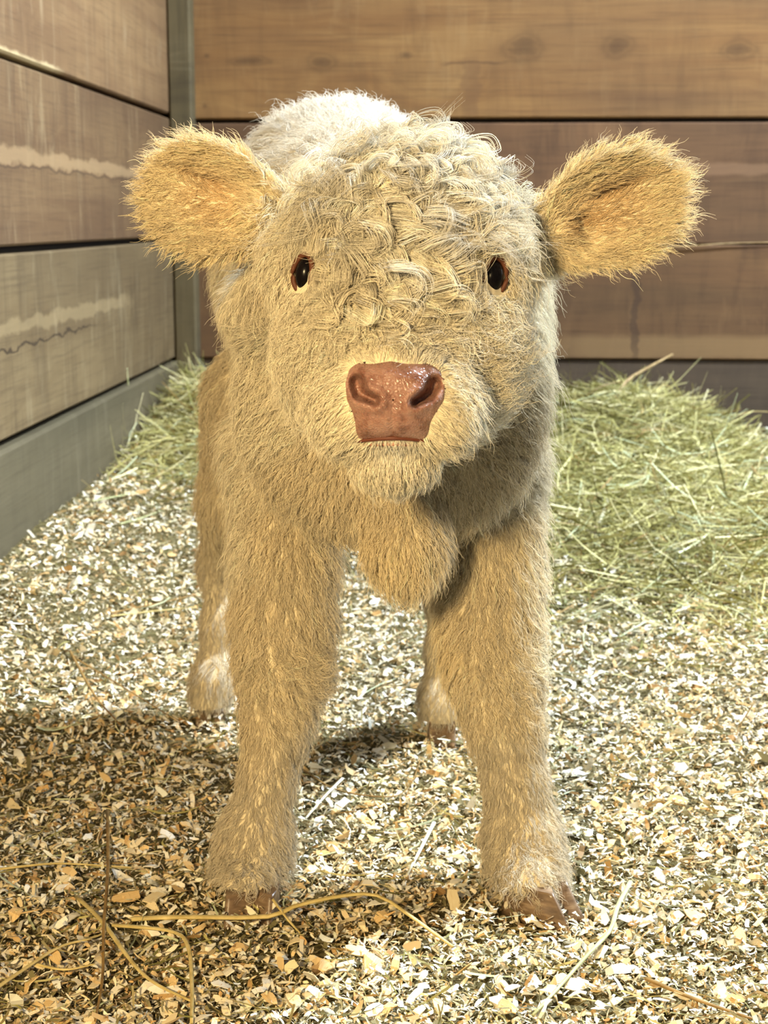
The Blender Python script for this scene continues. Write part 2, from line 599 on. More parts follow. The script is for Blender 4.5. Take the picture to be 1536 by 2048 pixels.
# tail end
# head
HY = 1.18
ell('head', W(812, 485, 1.232), (0.073, 0.08, 0.052), 0.045)                 # skull
ell('head', W(840, 405, 1.245), (0.044, 0.05, 0.034), 0.04)                 # poll
cone('head', W(800, 500, 1.19), W(788, 770, 1.105), 0.064, 0.043, 0.045)      # face
ell('head', W(665, 660, 1.185), (0.038, 0.06, 0.056), 0.045)                # cheeks
ell('head', W(938, 660, 1.185), (0.038, 0.06, 0.056), 0.045)
ell('head', W(795, 770, 1.19), (0.066, 0.07, 0.055), 0.05)                  # jaw
ell('head', W(787, 795, 1.088), (0.042, 0.034, 0.032), 0.03)                 # muzzle
ell('head', W(690, 835, 1.10), (0.018, 0.028, 0.020), 0.025)                 # lips left
ell('head', W(893, 835, 1.10), (0.018, 0.028, 0.020), 0.025)
ell('head', W(790, 915, 1.112), (0.031, 0.036, 0.021), 0.012)                 # chin
ell('head', W(610, 520, 1.19), (0.022, 0.030, 0.024), 0.03)                  # brow
ell('head', W(985, 520, 1.19), (0.024, 0.030, 0.026), 0.03)


# ears: cupped shells
EARS = []
for (cx, cy, tx, ty, hl, hw, bx, by, s) in ((432, 402, -0.955, -0.30, 148, 112, 590, 450, -1),
                                           (1212, 424, 0.905, -0.42, 160, 112, 1050, 480, 1)):
    Ye = 1.240
    c_ = W(cx, cy, Ye)
    R_ = axes((tx, 0.10, -ty), (s * 0.10, -1, 0.05))
    EARS.append((c_, R_, RP(hl, Ye), RP(hw, Ye), W(bx, by, 1.272)))


def ear_pit(u, v, e):
    """dark hollow of the ear"""
    if e[0][0] < -0.05:
        return np.exp(-(((u - 0.22) / 0.34) ** 2 + ((v + 0.28 + 0.15 * u) / 0.15) ** 2))
    return np.maximum(np.exp(-(((u - 0.26) / 0.30) ** 2 + ((v - 0.30) / 0.14) ** 2)), 0.8 * np.exp(-(((u + 0.36) / 0.26) ** 2 + ((v - 0.02) / 0.16) ** 2)))


def f_ear(P, e):
    c_, R_, hl, hw, base = e
    q = (P - c_) @ R_
    u, v, w = q[:, 0] / hl, q[:, 1] / hw, q[:, 2]
    # rim comes forward, middle is sunk; narrower at the root
    wid = 1.0 - 0.34 * sstep(0.0, -1.3, u)
    vv = v / wid
    cup = 0.040 * (vv * vv) + 0.012 * np.clip(u, 0, 2) ** 2 - 0.016
    cup = cup - 0.016 * ear_pit(u, v, e)
    w2 = w - cup
    r = np.stack([q[:, 0], vv * hw, w2], 1)
    d = f_ell(r, np.zeros(3), np.array([hl, hw, 0.0115]))
    return d * 0.75


def f_group(P, g):
    d = None
    for p in PRIM[g]:
        f = f_ell(P, p[1], p[2], p[3]) if p[0] == 'e' else f_cone(P, *p[1:5])
        d = f if d is None else smin(d, f, p[-1])
    return d


def f_headfull(P):
    d = f_group(P, 'head')
    for e in EARS:
        c_, R_, hl, hw, base = e
        root = c_ - R_[:, 0] * hl * 0.62
        fe = smin(f_ear(P, e), f_cone(P, root, base, 0.013, 0.030), 0.02)
        d = smin(d, fe, 0.022)
    return d


def f_calf(P):
    P = np.asarray(P, float)
    return smin(f_group(P, 'body'), f_headfull(P), 0.035)


def grad(P, f=f_calf, e=0.0015):
    g = np.stack([f(P + np.eye(3)[i] * e) - f(P - np.eye(3)[i] * e) for i in range(3)], 1)
    return g / (np.linalg.norm(g, axis=1, keepdims=True) + 1e-9)


def surface(lo, hi, h):
    """surface nets on the band around the zero level"""
    n = np.ceil((np.array(hi) - lo) / h).astype(int) + 1
    B = 6
    nb = (n + B - 1) // B
    n = nb * B
    cc = np.stack(np.meshgrid(*[np.arange(k) for k in nb], indexing='ij'), -1).reshape(-1, 3)
    cen = lo + (cc * B + B / 2) * h
    near = np.abs(f_calf(cen)) < B * h * 1.35
    V = np.full(n + 1, 1.0, np.float32)
    offs = np.stack(np.meshgrid(*[np.arange(B + 1)] * 3, indexing='ij'), -1).reshape(-1, 3)
    idx = (cc[near][:, None, :] * B + offs[None]).reshape(-1, 3)
    flat = np.unique(np.ravel_multi_index(idx.T, n + 1))
    idx = np.stack(np.unravel_index(flat, n + 1), 1)
    for s in range(0, len(idx), 400000):
        q = idx[s:s + 400000]
        V[q[:, 0], q[:, 1], q[:, 2]] = f_calf(lo + q * h)
    fbig = f_calf(cen)
    inside = cc[(~near) & (fbig < 0)]
    known = np.zeros(n + 1, bool); known[idx[:, 0], idx[:, 1], idx[:, 2]] = True
    for (a, b, c_) in inside:
        sl = (slice(a * B, a * B + B + 1), slice(b * B, b * B + B + 1), slice(c_ * B, c_ * B + B + 1))
        sub = V[sl]; sub[~known[sl]] = -1.0
    neg = V < 0
    cor = [(i, j, k) for i in (0, 1) for j in (0, 1) for k in (0, 1)]
    cnt = sum(neg[i:n[0] + i, j:n[1] + j, k:n[2] + k].astype(np.int8) for i, j, k in cor)
    cells = np.argwhere((cnt > 0) & (cnt < 8))
    vid = np.full(n, -1, np.int64)
    vid[cells[:, 0], cells[:, 1], cells[:, 2]] = np.arange(len(cells))
    acc = np.zeros((len(cells), 3)); num = np.zeros(len(cells))
    val = {c_: V[cells[:, 0] + c_[0], cells[:, 1] + c_[1], cells[:, 2] + c_[2]] for c_ in cor}
    for a in cor:
        for d in range(3):
            if a[d] == 0:
                b = list(a); b[d] = 1; b = tuple(b)
                va, vb = val[a], val[b]
                m_ = (va < 0) != (vb < 0)
                t = va / (va - vb + 1e-20)
                p = np.tile(np.array(a, float), (len(cells), 1)); p[:, d] = t
                acc[m_] += p[m_]; num[m_] += 1
    verts = lo + (cells + acc / num[:, None]) * h
    quads = []
    for d in range(3):
        u, v = [(1, 2), (2, 0), (0, 1)][d]
        sl0 = [slice(1, n[i]) for i in range(3)]; sl1 = list(sl0)
        sl0[d] = slice(0, n[d]); sl1[d] = slice(1, n[d] + 1)
        a = neg[tuple(sl0)]; b = neg[tuple(sl1)]
        e = np.argwhere(a != b)
        flip = b[e[:, 0], e[:, 1], e[:, 2]]
        pos = e + 1; pos[:, d] -= 1
        eu = np.zeros(3, int); eu[u] = 1; ev = np.zeros(3, int); ev[v] = 1
        q = np.stack([vid[tuple((pos - x).T)] for x in (eu + ev, ev, 0 * eu, eu)], 1)
        q[flip] = q[flip][:, ::-1]
        quads.append(q)
    quads = np.concatenate(quads)
    quads = quads[(quads >= 0).all(1)]
    return verts, quads


bv, bf = surface(np.array([-0.46, 0.99, 0.02]), np.array([0.26, 2.04, 0.83]), 0.0055)
for _ in range(2):
    gn = grad(bv)
    bv = bv - gn * np.clip(f_calf(bv), -0.004, 0.004)[:, None] * 0.8
bn = grad(bv)
print('body', len(bv), round(time.time() - T0, 1))

calf = bpy.data.objects.new('calf', None)
COL.objects.link(calf)
calf.location = (-0.07, 1.40, 0.0)
CALF_INV = Matrix.Translation((0.07, -1.40, 0.0))
tag(calf, 'fluffy cream calf with curly forehead and pink nose standing facing forward', 'calf')


def cpart(name, me, mat, parent=calf, label=None):
    o = link(name, me, mat)
    o.parent = parent
    if parent is calf:
        o.matrix_parent_inverse = CALF_INV
    if label: o['label'] = label
    return o


m = NT('calf_skin')
M_SKIN = m.done(m.principled(srgb(230, 216, 184), 0.8, 0.2))


def trace(px, py, y0=0.95, f=f_calf):
    """first calf surface point behind each pixel"""
    px = np.atleast_1d(np.asarray(px, float)); py = np.atleast_1d(np.asarray(py, float))
    d = np.stack([(px - 768) / F, (1024 - py) / F, -np.ones_like(px)], 1) @ CR.T
    d /= np.linalg.norm(d, axis=1, keepdims=True)
    t = np.full(len(px), y0)
    o = np.array([0, 0, CAM_H])
    for _ in range(60):
        t = t + np.clip(f(o + d * t[:, None]), -0.02, 0.05) * 0.8
    return o + d * t[:, None]


def project(P):
    q = (np.asarray(P) - np.array([0, 0, CAM_H])) @ CR
    return 768 + F * q[:, 0] / -q[:, 2], 1024 - F * q[:, 1] / -q[:, 2]


def tube_mesh(name, pts, rad, nseg=8, closed=False, flat=1.0):
    """round stem through points with a radius per point"""
    pts = [Vector(p) for p in pts]
    n = len(pts)
    rad = [rad] * n if isinstance(rad, (int, float)) else list(rad)
    v, f = [], []
    up = None
    for i in range(n):
        a = pts[(i - 1) % n if closed else max(i - 1, 0)]
        b = pts[(i + 1) % n if closed else min(i + 1, n - 1)]
        t = (b - a).normalized()
        if up is None:
            up = t.orthogonal().normalized() if abs(t.z) > 0.95 else Vector((0, 0, 1))
        s = t.cross(up).normalized()
        u = s.cross(t).normalized()
        for k in range(nseg):
            an = 2 * math.pi * k / nseg
            v.append(pts[i] + s * math.cos(an) * rad[i] + u * math.sin(an) * rad[i] * flat)
    for i in range(n if closed else n - 1):
        for k in range(nseg):
            a = i * nseg + k; b = i * nseg + (k + 1) % nseg
            c_ = ((i + 1) % n) * nseg
            f.append((a, c_ + k, c_ + (k + 1) % nseg, b))
    if not closed:
        f.append(tuple(range(nseg))); f.append(tuple(reversed(range((n - 1) * nseg, n * nseg))))
    me = bpy.data.meshes.new(name)
    me.from_pydata([tuple(p) for p in v], [], f)
    for p in me.polygons: p.use_smooth = True
    me.update()
    return me


def spline(pts, n):
    """Catmull-Rom through points"""
    P = np.asarray(pts, float)
    P = np.concatenate([[2 * P[0] - P[1]], P, [2 * P[-1] - P[-2]]])
    out = []
    m_ = len(P) - 3
    for i in range(n):
        x = i / (n - 1) * m_
        k = min(int(x), m_ - 1); t = x - k
        a, b, c_, d = P[k:k + 4]
        out.append(0.5 * (2 * b + (c_ - a) * t + (2 * a - 5 * b + 4 * c_ - d) * t * t + (3 * b - a - 3 * c_ + d) * t ** 3))
    return np.array(out)


# ---- nose pad with nostrils
NOSE = np.array([(697, 737), (712, 726), (745, 727), (782, 721), (815, 727), (860, 727), (880, 738), (892, 768), (890, 800), (874, 824),
                 (862, 846), (858, 868), (850, 881), (785, 876), (718, 881), (711, 866), (709, 846), (703, 822), (692, 800), (689, 766)], float)
NC = np.array([786.0, 800.0])


def seg_d(x, y, a, b):
    a = np.array(a, float); b = np.array(b, float)
    t = np.clip(((x - a[0]) * (b - a)[0] + (y - a[1]) * (b - a)[1]) / ((b - a) @ (b - a)), 0, 1)
    return np.hypot(x - a[0] - t * (b - a)[0], y - a[1] - t * (b - a)[1]), t


def poly_radius(poly, c_, ang):
    out = np.zeros_like(ang)
    n = len(poly)
    for i in range(n):
        p, q = poly[i] - c_, poly[(i + 1) % n] - c_
        e = q - p
        d = np.stack([np.cos(ang), np.sin(ang)], 1)
        den = d[:, 0] * e[1] - d[:, 1] * e[0]
        t = (p[0] * e[1] - p[1] * e[0]) / den
        u = (p[0] * d[:, 1] - p[1] * d[:, 0]) / den
        ok = (t > 0) & (u >= -1e-9) & (u <= 1 + 1e-9)
        out[ok] = t[ok]
    return out


NOSTRIL = (((713, 765), (719, 786), (748, 800)), ((869, 768), (858, 788), (832, 804)))


def nose_mesh():
    NA, NR = 128, 44
    ang = np.linspace(0, 2 * math.pi, NA, endpoint=False) + 0.003
    rr = poly_radius(NOSE, NC, ang)
    rr = (np.roll(rr, 1) + 2 * rr + np.roll(rr, -1)) / 4
    s = np.concatenate([np.linspace(0.02, 1, NR), [1.04, 1.06]])
    x = NC[0] + (s[:, None] * rr * np.cos(ang)).ravel()
    y = NC[1] + (s[:, None] * rr * np.sin(ang)).ravel()
    ss = np.repeat(s, NA)
    P = trace(x, y)
    # rest the pad on a smooth front, not on the crease under it
    D = 0.0065 * (1 - np.clip(ss, 0, 1) ** 5) - 0.012 * np.clip(ss - 0.99, 0, 1) / 0.07
    for a, o_, b in NOSTRIL:
        d1, t1 = seg_d(x, y, a, o_); d2, t2 = seg_d(x, y, o_, b)
        r1 = 15.0 - 2.5 * t1; r2 = 12.5 - 5.0 * t2
        g = np.maximum(np.exp(-(d1 / r1) ** 2.6), np.exp(-(d2 / r2) ** 2.6))
        d = np.minimum(d1, d2)
        D -= 0.024 * g * (1 - np.clip(ss, 0, 1) ** 9)
        D += 0.0028 * np.exp(-((d - 20) / 9) ** 2) * (1 - np.clip(ss, 0, 1) ** 4)
    D -= 0.0014 * np.exp(-((x - 785) / 6) ** 2) * sstep(790, 815, y)
    D += 0.0012 * np.exp(-(((x - 785) / 60) ** 2 + ((y - 750) / 20) ** 2))
    dirs = (np.array([0, 0, CAM_H]) - P); dirs /= np.linalg.norm(dirs, axis=1, keepdims=True)
    P = P + dirs * D[:, None]
    f = []
    nr = len(s)
    i = np.arange(nr - 1)[:, None] * NA; k = np.arange(NA)[None]
    q = np.stack([(i + k), (i + (k + 1) % NA), (i + NA + (k + 1) % NA), (i + NA + k)], -1).reshape(-1, 4)
    me = mesh_np('nose', P, q)
    return me


m = NT('wet_nose')
tc = m.n('ShaderNodeTexCoord')
vr = m.n('ShaderNodeTexVoronoi', feature='DISTANCE_TO_EDGE'); vr.inputs['Scale'].default_value = 420
m.l(tc.outputs['Object'], vr.inputs['Vector'])
nz = m.noise(tc.outputs['Object'], 90, 4, 0.6)
c = m.ramp(nz, [(0.3, srgb(118, 80, 68)), (0.5, srgb(152, 112, 98)), (0.7, srgb(178, 140, 126))])
hh = m.math('ADD', m.ramp(vr.outputs['Distance'], [(0.0, (0, 0, 0)), (0.25, (1, 1, 1))]), nz)
M_NOSE = m.done(m.principled(c, m.ramp(nz, [(0.4, (0.22,) * 3), (0.65, (0.5,) * 3)]), 0.5, hh, 0.35, 0.0012,
                             **{'Subsurface Weight': 0.15, 'Subsurface Radius': (0.006, 0.002, 0.001), 'Subsurface Scale': 0.5}))
hole_px, hole_py = project(bv)
hole = (np.hypot(hole_px - NC[0], hole_py - NC[1]) < poly_radius(NOSE, NC, np.arctan2(hole_py - NC[1], hole_px - NC[0])) * np.where(hole_py < 812, 0.89, 0.70)) & (bv[:, 1] < 1.10)
for a, o_, b in NOSTRIL:
    hole |= (np.minimum(seg_d(hole_px, hole_py, a, o_)[0], seg_d(hole_px, hole_py, o_, b)[0]) < 17) & (bv[:, 1] < 1.10)
BODY_F = bf[~hole[bf].any(1)]
body = cpart('body', mesh_np('body', bv, BODY_F), M_SKIN)
nose = cpart('nose', nose_mesh(), M_NOSE, label='wet pink-brown nose pad with two nostrils')

# mouth line and lower lip
m = NT('mouth_crease')
M_MOUTH = m.done(m.principled(srgb(98, 52, 36), 0.5, 0.3))
m = NT('pink_lip')
M_LIP = m.done(m.principled(srgb(168, 122, 104), 0.5, 0.3))
mp = spline(np.stack([trace(x, y)[0] for x, y in ((706, 879), (716, 882), (750, 878), (786, 876), (822, 878), (852, 882), (862, 880))]), 24)
mp[:, 1] -= 0.0005
cpart('mouth', tube_mesh('mouth', mp, [0.0006 + 0.0011 * math.sin(math.pi * i / 23) for i in range(24)], 6), M_MOUTH)
lp = spline(np.stack([trace(x, y)[0] for x, y in ((722, 890), (750, 889), (786, 888), (820, 889), (850, 891))]), 20)
cpart('lower_lip', tube_mesh('lower_lip', lp, [0.0005 + 0.0011 * math.sin(math.pi * i / 19) ** 0.6 for i in range(20)], 8), M_LIP)

# ---- eyes
m = NT('dark_eye')
M_EYE = m.done(m.principled(srgb(16, 12, 12), 0.22, 0.15))
m = NT('eyelid_skin')
M_LID = m.done(m.principled(srgb(92, 54, 36), 0.55, 0.25))
EYES = []
for (ex, ey, s, rx, rz, tilt) in ((609, 546, -1, 0.0086, 0.0136, 0.10), (987, 551, 1, 0.0094, 0.0138, 0.16)):
    sp = trace(ex, ey)[0]
    n_ = unit(0.65 * grad(sp[None])[0] + 0.35 * np.array([s * 0.42, -0.9, 0.05]))
    R_ = axes(np.array([math.sin(tilt), 0, math.cos(tilt)]), n_)      # u up, v across, w out
    c_ = sp - n_ * 0.0042
    EYES.append((sp, s))
    u_, v_ = np.meshgrid(np.linspace(0, math.pi, 20), np.linspace(0, 2 * math.pi, 28, endpoint=False), indexing='ij')
    loc = np.stack([np.sin(u_) * np.cos(v_) * rz, np.sin(u_) * np.sin(v_) * rx, np.cos(u_) * 0.0105], -1).reshape(-1, 3)
    i = np.arange(19)[:, None] * 28; k = np.arange(28)[None]
    q = np.stack([i + k, i + 28 + k, i + 28 + (k + 1) % 28, i + (k + 1) % 28], -1).reshape(-1, 4)
    eye = cpart('eye', mesh_np('eye', c_ + loc @ R_.T, q), M_EYE, label='dark eye')
    ring = []
    rads = []
    for k in range(28):
        a = 2 * math.pi * k / 28
        ring.append(c_ + R_ @ np.array([math.cos(a) * (rz + 0.0006), math.sin(a) * (rx + 0.0006), 0.0052 - 0.0015 * math.cos(2 * a)]))
        rads.append(0.0017 + 0.0006 * max(0, -math.cos(a)) + 0.0006 * max(0, math.cos(a)))
    cpart('eyelid', tube_mesh('eyelid', ring, rads, 8, closed=True), M_LID, parent=eye)


# ---- hooves: two claws a foot
m = NT('hoof_horn')
tc = m.n('ShaderNodeTexCoord')
hn = m.noise(m.mapping(tc.outputs['Object'], (60, 60, 240)), 1.0, 3)
c = m.ramp(hn, [(0.3, srgb(94, 74, 55)), (0.55, srgb(128, 105, 82)), (0.75, srgb(162, 140, 114))])
M_HOOF = m.done(m.principled(c, 0.28, 0.5, hn, 0.2, 0.001))


def claw(toe, d, side, L, Wd, H):
    """toe: tip on the ground, d: heading, side: +1/-1 which side the outer wall is on"""
    d = unit(np.array([d[0], d[1], 0.0])); r = np.array([d[1], -d[0], 0.0])
    NL, NS = 9, 24
    v = []
    for i in range(NL):
        t = i / (NL - 1)
        z = H * t
        front = 0.0 - 0.62 * H * t - 0.004 * (1 - t) ** 6 * 0
        back = -L * (1.0 - 0.10 * t)
        for k in range(NS):
            a = 2 * math.pi * k / NS
            cx_, sy_ = math.cos(a), math.sin(a)
            mid = (front + back) / 2; half = (front - back) / 2
            x = mid + half * cx_
            y = sy_ * Wd / 2 * (1.0 - 0.16 * t) * (1 - 0.42 * max(cx_, 0) ** 2)
            if y * side < 0: y *= 0.45          # flat between the claws
            y += -side * 0.004 * max(cx_, 0) ** 2
            v.append(np.asarray(toe) + d * x + r * y + np.array([0, 0, z - 0.004]))
    f = []
    for i in range(NL - 1):
        for k in range(NS):
            f.append((i * NS + k, i * NS + (k + 1) % NS, (i + 1) * NS + (k + 1) % NS, (i + 1) * NS + k))
    f.append(tuple(reversed(range(NS)))); f.append(tuple(range((NL - 1) * NS, NL * NS)))
    me = bpy.data.meshes.new('hoof')
    me.from_pydata([tuple(p) for p in v], [], f)
    for p in me.polygons: p.use_smooth = len(p.vertices) == 4
    me.update()
    return me


def foot(toe_a, toe_b, d, L, Wd, H):
    """two claws; toe_a lies on the image-left side"""
    for toe, side in ((toe_a, -1), (toe_b, 1)):
        cpart('hoof', claw(toe, d, side, L, Wd, H), M_HOOF)


foot(G(458, 1853, 0.0), G(528, 1850, 0.0), (-0.04, -1), 0.060, 0.042, 0.026)
foot(G(1148, 1858, 0.0), G(1168, 1838, 0.0), (0.84, -0.54), 0.076, 0.040, 0.034)
foot(G(398, 1452, 0.0), G(430, 1452, 0.0), (-0.05, -1), 0.05, 0.034, 0.036)
foot(G(868, 1492, 0.0), G(902, 1492, 0.0), (0.05, -1), 0.05, 0.034, 0.036)
print('features', round(time.time() - T0, 1))

# ------------------------------------------------------------------ fur
CREAM = np.array([0.80, 0.71, 0.53]); GOLD = np.array([0.81, 0.67, 0.43]); ORANGE = np.array([0.74, 0.54, 0.31])
BUFF = np.array([0.72, 0.61, 0.42]); TAUPE = np.array([0.62, 0.54, 0.40]); WHITE = np.array([0.78, 0.74, 0.65])
CURLY = np.array([0.75, 0.69, 0.56]); DARKO = np.array([0.50, 0.30, 0.14])
# px, py, direction (right, down, away), length, lift, curl amount, clump, colour
HEADC = [
    (790, 708, (0, -1, 0), .007, .35, 0, .2, CREAM), (735, 712, (-.5, -.8, 0), .007, .35, 0, .2, CREAM), (850, 708, (.5, -.8, 0), .008, .4, 0, .2, WHITE),
    (790, 670, (.1, 1, 0), .022, .6, .8, .8, CREAM), (720, 660, (-.8, .5, 0), .022, .6, .7, .7, CREAM), (870, 660, (.9, .2, 0), .022, .55, .5, .6, CREAM),
    (790, 600, (.2, 1, 0), .030, .75, 1.1, .85, CREAM), (700, 590, (-.7, .7, 0), .028, .7, 1, .85, CREAM), (890, 590, (.8, .4, 0), .028, .7, .9, .8, CREAM),
    (800, 520, (-.2, .8, 0), .032, .65, 1, .85, CURLY), (690, 500, (-1, .2, 0), .030, .6, .9, .8, CREAM), (910, 500, (.8, .5, 0), .032, .6, 1, .8, CREAM),
    (800, 430, (.3, .9, 0), .036, .7, 1.2, .88, CURLY), (690, 420, (-.7, .6, 0), .034, .65, 1.1, .85, CURLY), (920, 420, (.6, .8, 0), .036, .7, 1.2, .88, CURLY),
    (800, 340, (.2, .6, 0), .030, .6, 1.2, .9, CURLY), (700, 350, (-.6, .4, 0), .030, .6, 1.1, .9, CURLY), (900, 330, (.5, .7, 0), .030, .6, 1.2, .9, CURLY), (850, 290, (.3, .5, .3), .026, .5, 1.2, .92, CURLY), (960, 320, (.6, .5, .3), .024, .5, 1.1, .9, CURLY),
    (620, 440, (-.8, .5, 0), .020, .5, .35, .6, CREAM), (590, 480, (-.8, .6, 0), .018, .45, .2, .5, CREAM), (1020, 420, (.7, .6, 0), .022, .5, .3, .6, CREAM), (1050, 480, (.4, .9, 0), .020, .4, .2, .5, CREAM),
    (575, 560, (-.6, .8, 0), .016, .4, .15, .5, CREAM), (650, 610, (-.5, .8, 0), .016, .4, .4, .6, CREAM), (1045, 570, (.5, .8, 0), .018, .4, .15, .5, CREAM), (960, 620, (.8, .5, 0), .018, .4, .3, .5, CREAM),
    (620, 700, (-.9, .4, .2), .020, .5, .3, .6, CREAM), (640, 780, (-.8, .6, .2), .018, .5, .2, .5, CREAM), (960, 700, (1, -.1, .2), .020, .5, .3, .6, CREAM), (960, 790, (.9, .2, .2), .020, .5, .3, .6, CREAM), (1010, 700, (.9, .1, .4), .022, .5, .3, .6, CREAM),
    (665, 770, (-.8, .3, 0), .010, .45, .1, .4, CREAM), (905, 770, (.9, .1, 0), .010, .45, .1, .4, CREAM),
    (690, 840, (-.8, .5, 0), .006, .5, 0, .3, CREAM), (885, 840, (.8, .5, 0), .006, .5, 0, .3, CREAM), (660, 850, (-.8, .6, 0), .010, .5, 0, .3, CREAM), (925, 850, (.8, .6, 0), .010, .5, 0, .3, CREAM),
    (790, 905, (0, 1, 0), .007, .5, 0, .3, WHITE), (790, 945, (0, 1, .1), .014, .5, .1, .4, CREAM), (720, 920, (-.4, .9, .1), .012, .5, .1, .4, CREAM), (860, 920, (.4, .9, .1), .012, .5, .1, .4, CREAM),
    (680, 890, (-.6, .8, .2), .014, .5, .1, .4, CREAM), (900, 890, (.6, .8, .2), .014, .5, .1, .4, CREAM),
]
BODYC = [
    (640, 230, (-.4, -.2, 1), .030, .85, .15, .5, WHITE), (760, 215, (.2, -.2, 1), .030, .85, .15, .5, WHITE), (540, 300, (-.7, .2, .8), .030, .8, .15, .5, WHITE),
    (450, 620, (-.5, .8, .3), .026, .55, .25, .6, CREAM), (420, 760, (-.4, .9, .2), .024, .5, .3, .6, BUFF), (430, 900, (-.4, .9, .2), .022, .5, .2, .5, BUFF),
    (500, 700, (-.7, .7, .1), .028, .55, .15, .5, CREAM), (540, 850, (-.8, .6, 0), .028, .55, .12, .5, CREAM), (470, 900, (-.8, .6, 0), .028, .55, .12, .5, CREAM),
    (600, 960, (-.6, .8, 0), .028, .55, .12, .5, BUFF), (680, 980, (-.3, .9, 0), .026, .55, .12, .5, BUFF),
    (790, 1000, (0, 1, 0), .026, .5, .1, .5, BUFF), (770, 1100, (-.1, 1, 0), .024, .5, .1, .5, GOLD), (870, 1090, (.4, .9, 0), .024, .6, .1, .5, BUFF), (815, 1140, (0, 1, .1), .024, .5, .1, .5, GOLD),
    (1080, 700, (.8, .4, .1), .028, .6, .1, .5, CREAM), (1100, 850, (.8, .5, .1), .028, .6, .1, .5, CREAM), (1000, 900, (.7, .7, 0), .028, .55, .12, .5, BUFF), (1060, 1000, (.7, .7, 0), .028, .6, .12, .5, CREAM),
    (930, 960, (.3, .9, 0), .026, .5, .1, .5, BUFF), (960, 1080, (.2, 1, 0), .024, .5, .12, .5, BUFF),
    # front leg on the left
    (480, 1080, (-.7, .7, 0), .026, .55, .12, .5, CREAM), (560, 1080, (-.3, .95, 0), .026, .5, .15, .55, BUFF), (650, 1100, (.3, .95, 0), .024, .5, .15, .55, BUFF),
    (480, 1230, (-.6, .8, 0), .024, .5, .12, .5, BUFF), (570, 1230, (0, 1, 0), .024, .5, .15, .55, BUFF), (660, 1230, (.5, .85, 0), .022, .5, .15, .5, BUFF),
    (500, 1340, (-.4, .7, 0), .022, .55, .35, .6, BUFF), (570, 1330, (.5, .7, 0), .024, .6, .45, .65, BUFF), (640, 1340, (.8, .2, 0), .022, .6, .4, .6, BUFF),
    (560, 1430, (.4, .8, 0), .020, .5, .25, .55, BUFF), (510, 1480, (-.3, .9, 0), .018, .45, .12, .5, BUFF), (580, 1500, (.3, .95, 0), .018, .45, .12, .5, TAUPE),
    (530, 1580, (0, 1, 0), .016, .45, .12, .5, TAUPE), (470, 1650, (-.4, .9, 0), .016, .45, .12, .5, TAUPE), (560, 1650, (.3, .9, 0), .016, .5, .15, .5, TAUPE),
    (500, 1740, (-.2, .9, 0), .020, .6, .4, .6, TAUPE), (560, 1750, (.3, .9, 0), .020, .6, .4, .6, TAUPE), (440, 1750, (-.6, .7, 0), .018, .6, .35, .6, TAUPE),
    # front leg on the right
    (920, 1200, (-.5, .85, 0), .026, .5, .15, .5, BUFF), (980, 1180, (0, 1, 0), .026, .5, .15, .5, BUFF), (1060, 1150, (.6, .8, 0), .024, .55, .15, .5, CREAM),
    (900, 1300, (-.6, .8, 0), .024, .55, .15, .55, GOLD), (985, 1300, (.1, 1, 0), .024, .55, .3, .6, BUFF), (1070, 1320, (.8, .4, 0), .024, .6, .4, .6, CREAM),
    (930, 1400, (-.4, .9, 0), .020, .5, .2, .5, BUFF), (1010, 1400, (.3, .8, 0), .022, .55, .35, .6, BUFF), (1070, 1420, (.7, .6, 0), .020, .5, .3, .5, BUFF),
    (1010, 1520, (0, 1, 0), .017, .45, .12, .5, TAUPE), (1070, 1530, (.4, .9, 0), .017, .5, .12, .5, TAUPE),
    (1040, 1620, (0, 1, 0), .016, .45, .15, .5, TAUPE), (980, 1650, (-.3, .9, 0), .016, .5, .15, .5, TAUPE), (1110, 1640, (.5, .85, 0), .016, .5, .15, .5, TAUPE),
    (1050, 1730, (.1, 1, 0), .018, .6, .45, .6, TAUPE), (990, 1750, (-.3, .9, 0), .018, .6, .45, .6, TAUPE), (1110, 1740, (.5, .8, 0), .018, .6, .4, .6, TAUPE),
    # hind legs
    (425, 1050, (-.3, .95, 0), .020, .45, .1, .5, BUFF), (425, 1250, (0, 1, 0), .014, .35, .05, .4, TAUPE), (410, 1380, (-.1, 1, 0), .016, .45, .1, .5, TAUPE),
    (862, 1250, (0, 1, 0), .014, .35, .05, .4, TAUPE), (862, 1400, (-.1, 1, 0), .016, .45, .1, .5, TAUPE),
]


def img_dir(d):
    d = np.asarray(d, float)
    v = CR[:, 0] * d[0] - CR[:, 1] * d[1] + np.array([0, 1.0, 0]) * d[2]
    return unit(v)


def pack(lst, f):
    pos = trace([c_[0] for c_ in lst], [c_[1] for c_ in lst], f=f)
    dr = np.array([img_dir(c_[2]) for c_ in lst])
    prm = np.array([[c_[3], c_[4], c_[5], c_[6], *c_[7]] for c_ in lst])
    return pos, dr, prm


hp, hd, hprm = pack(HEADC, lambda P: f_group(P, 'head'))
bp, bd, bprm = pack(BODYC, lambda P: f_group(P, 'body'))
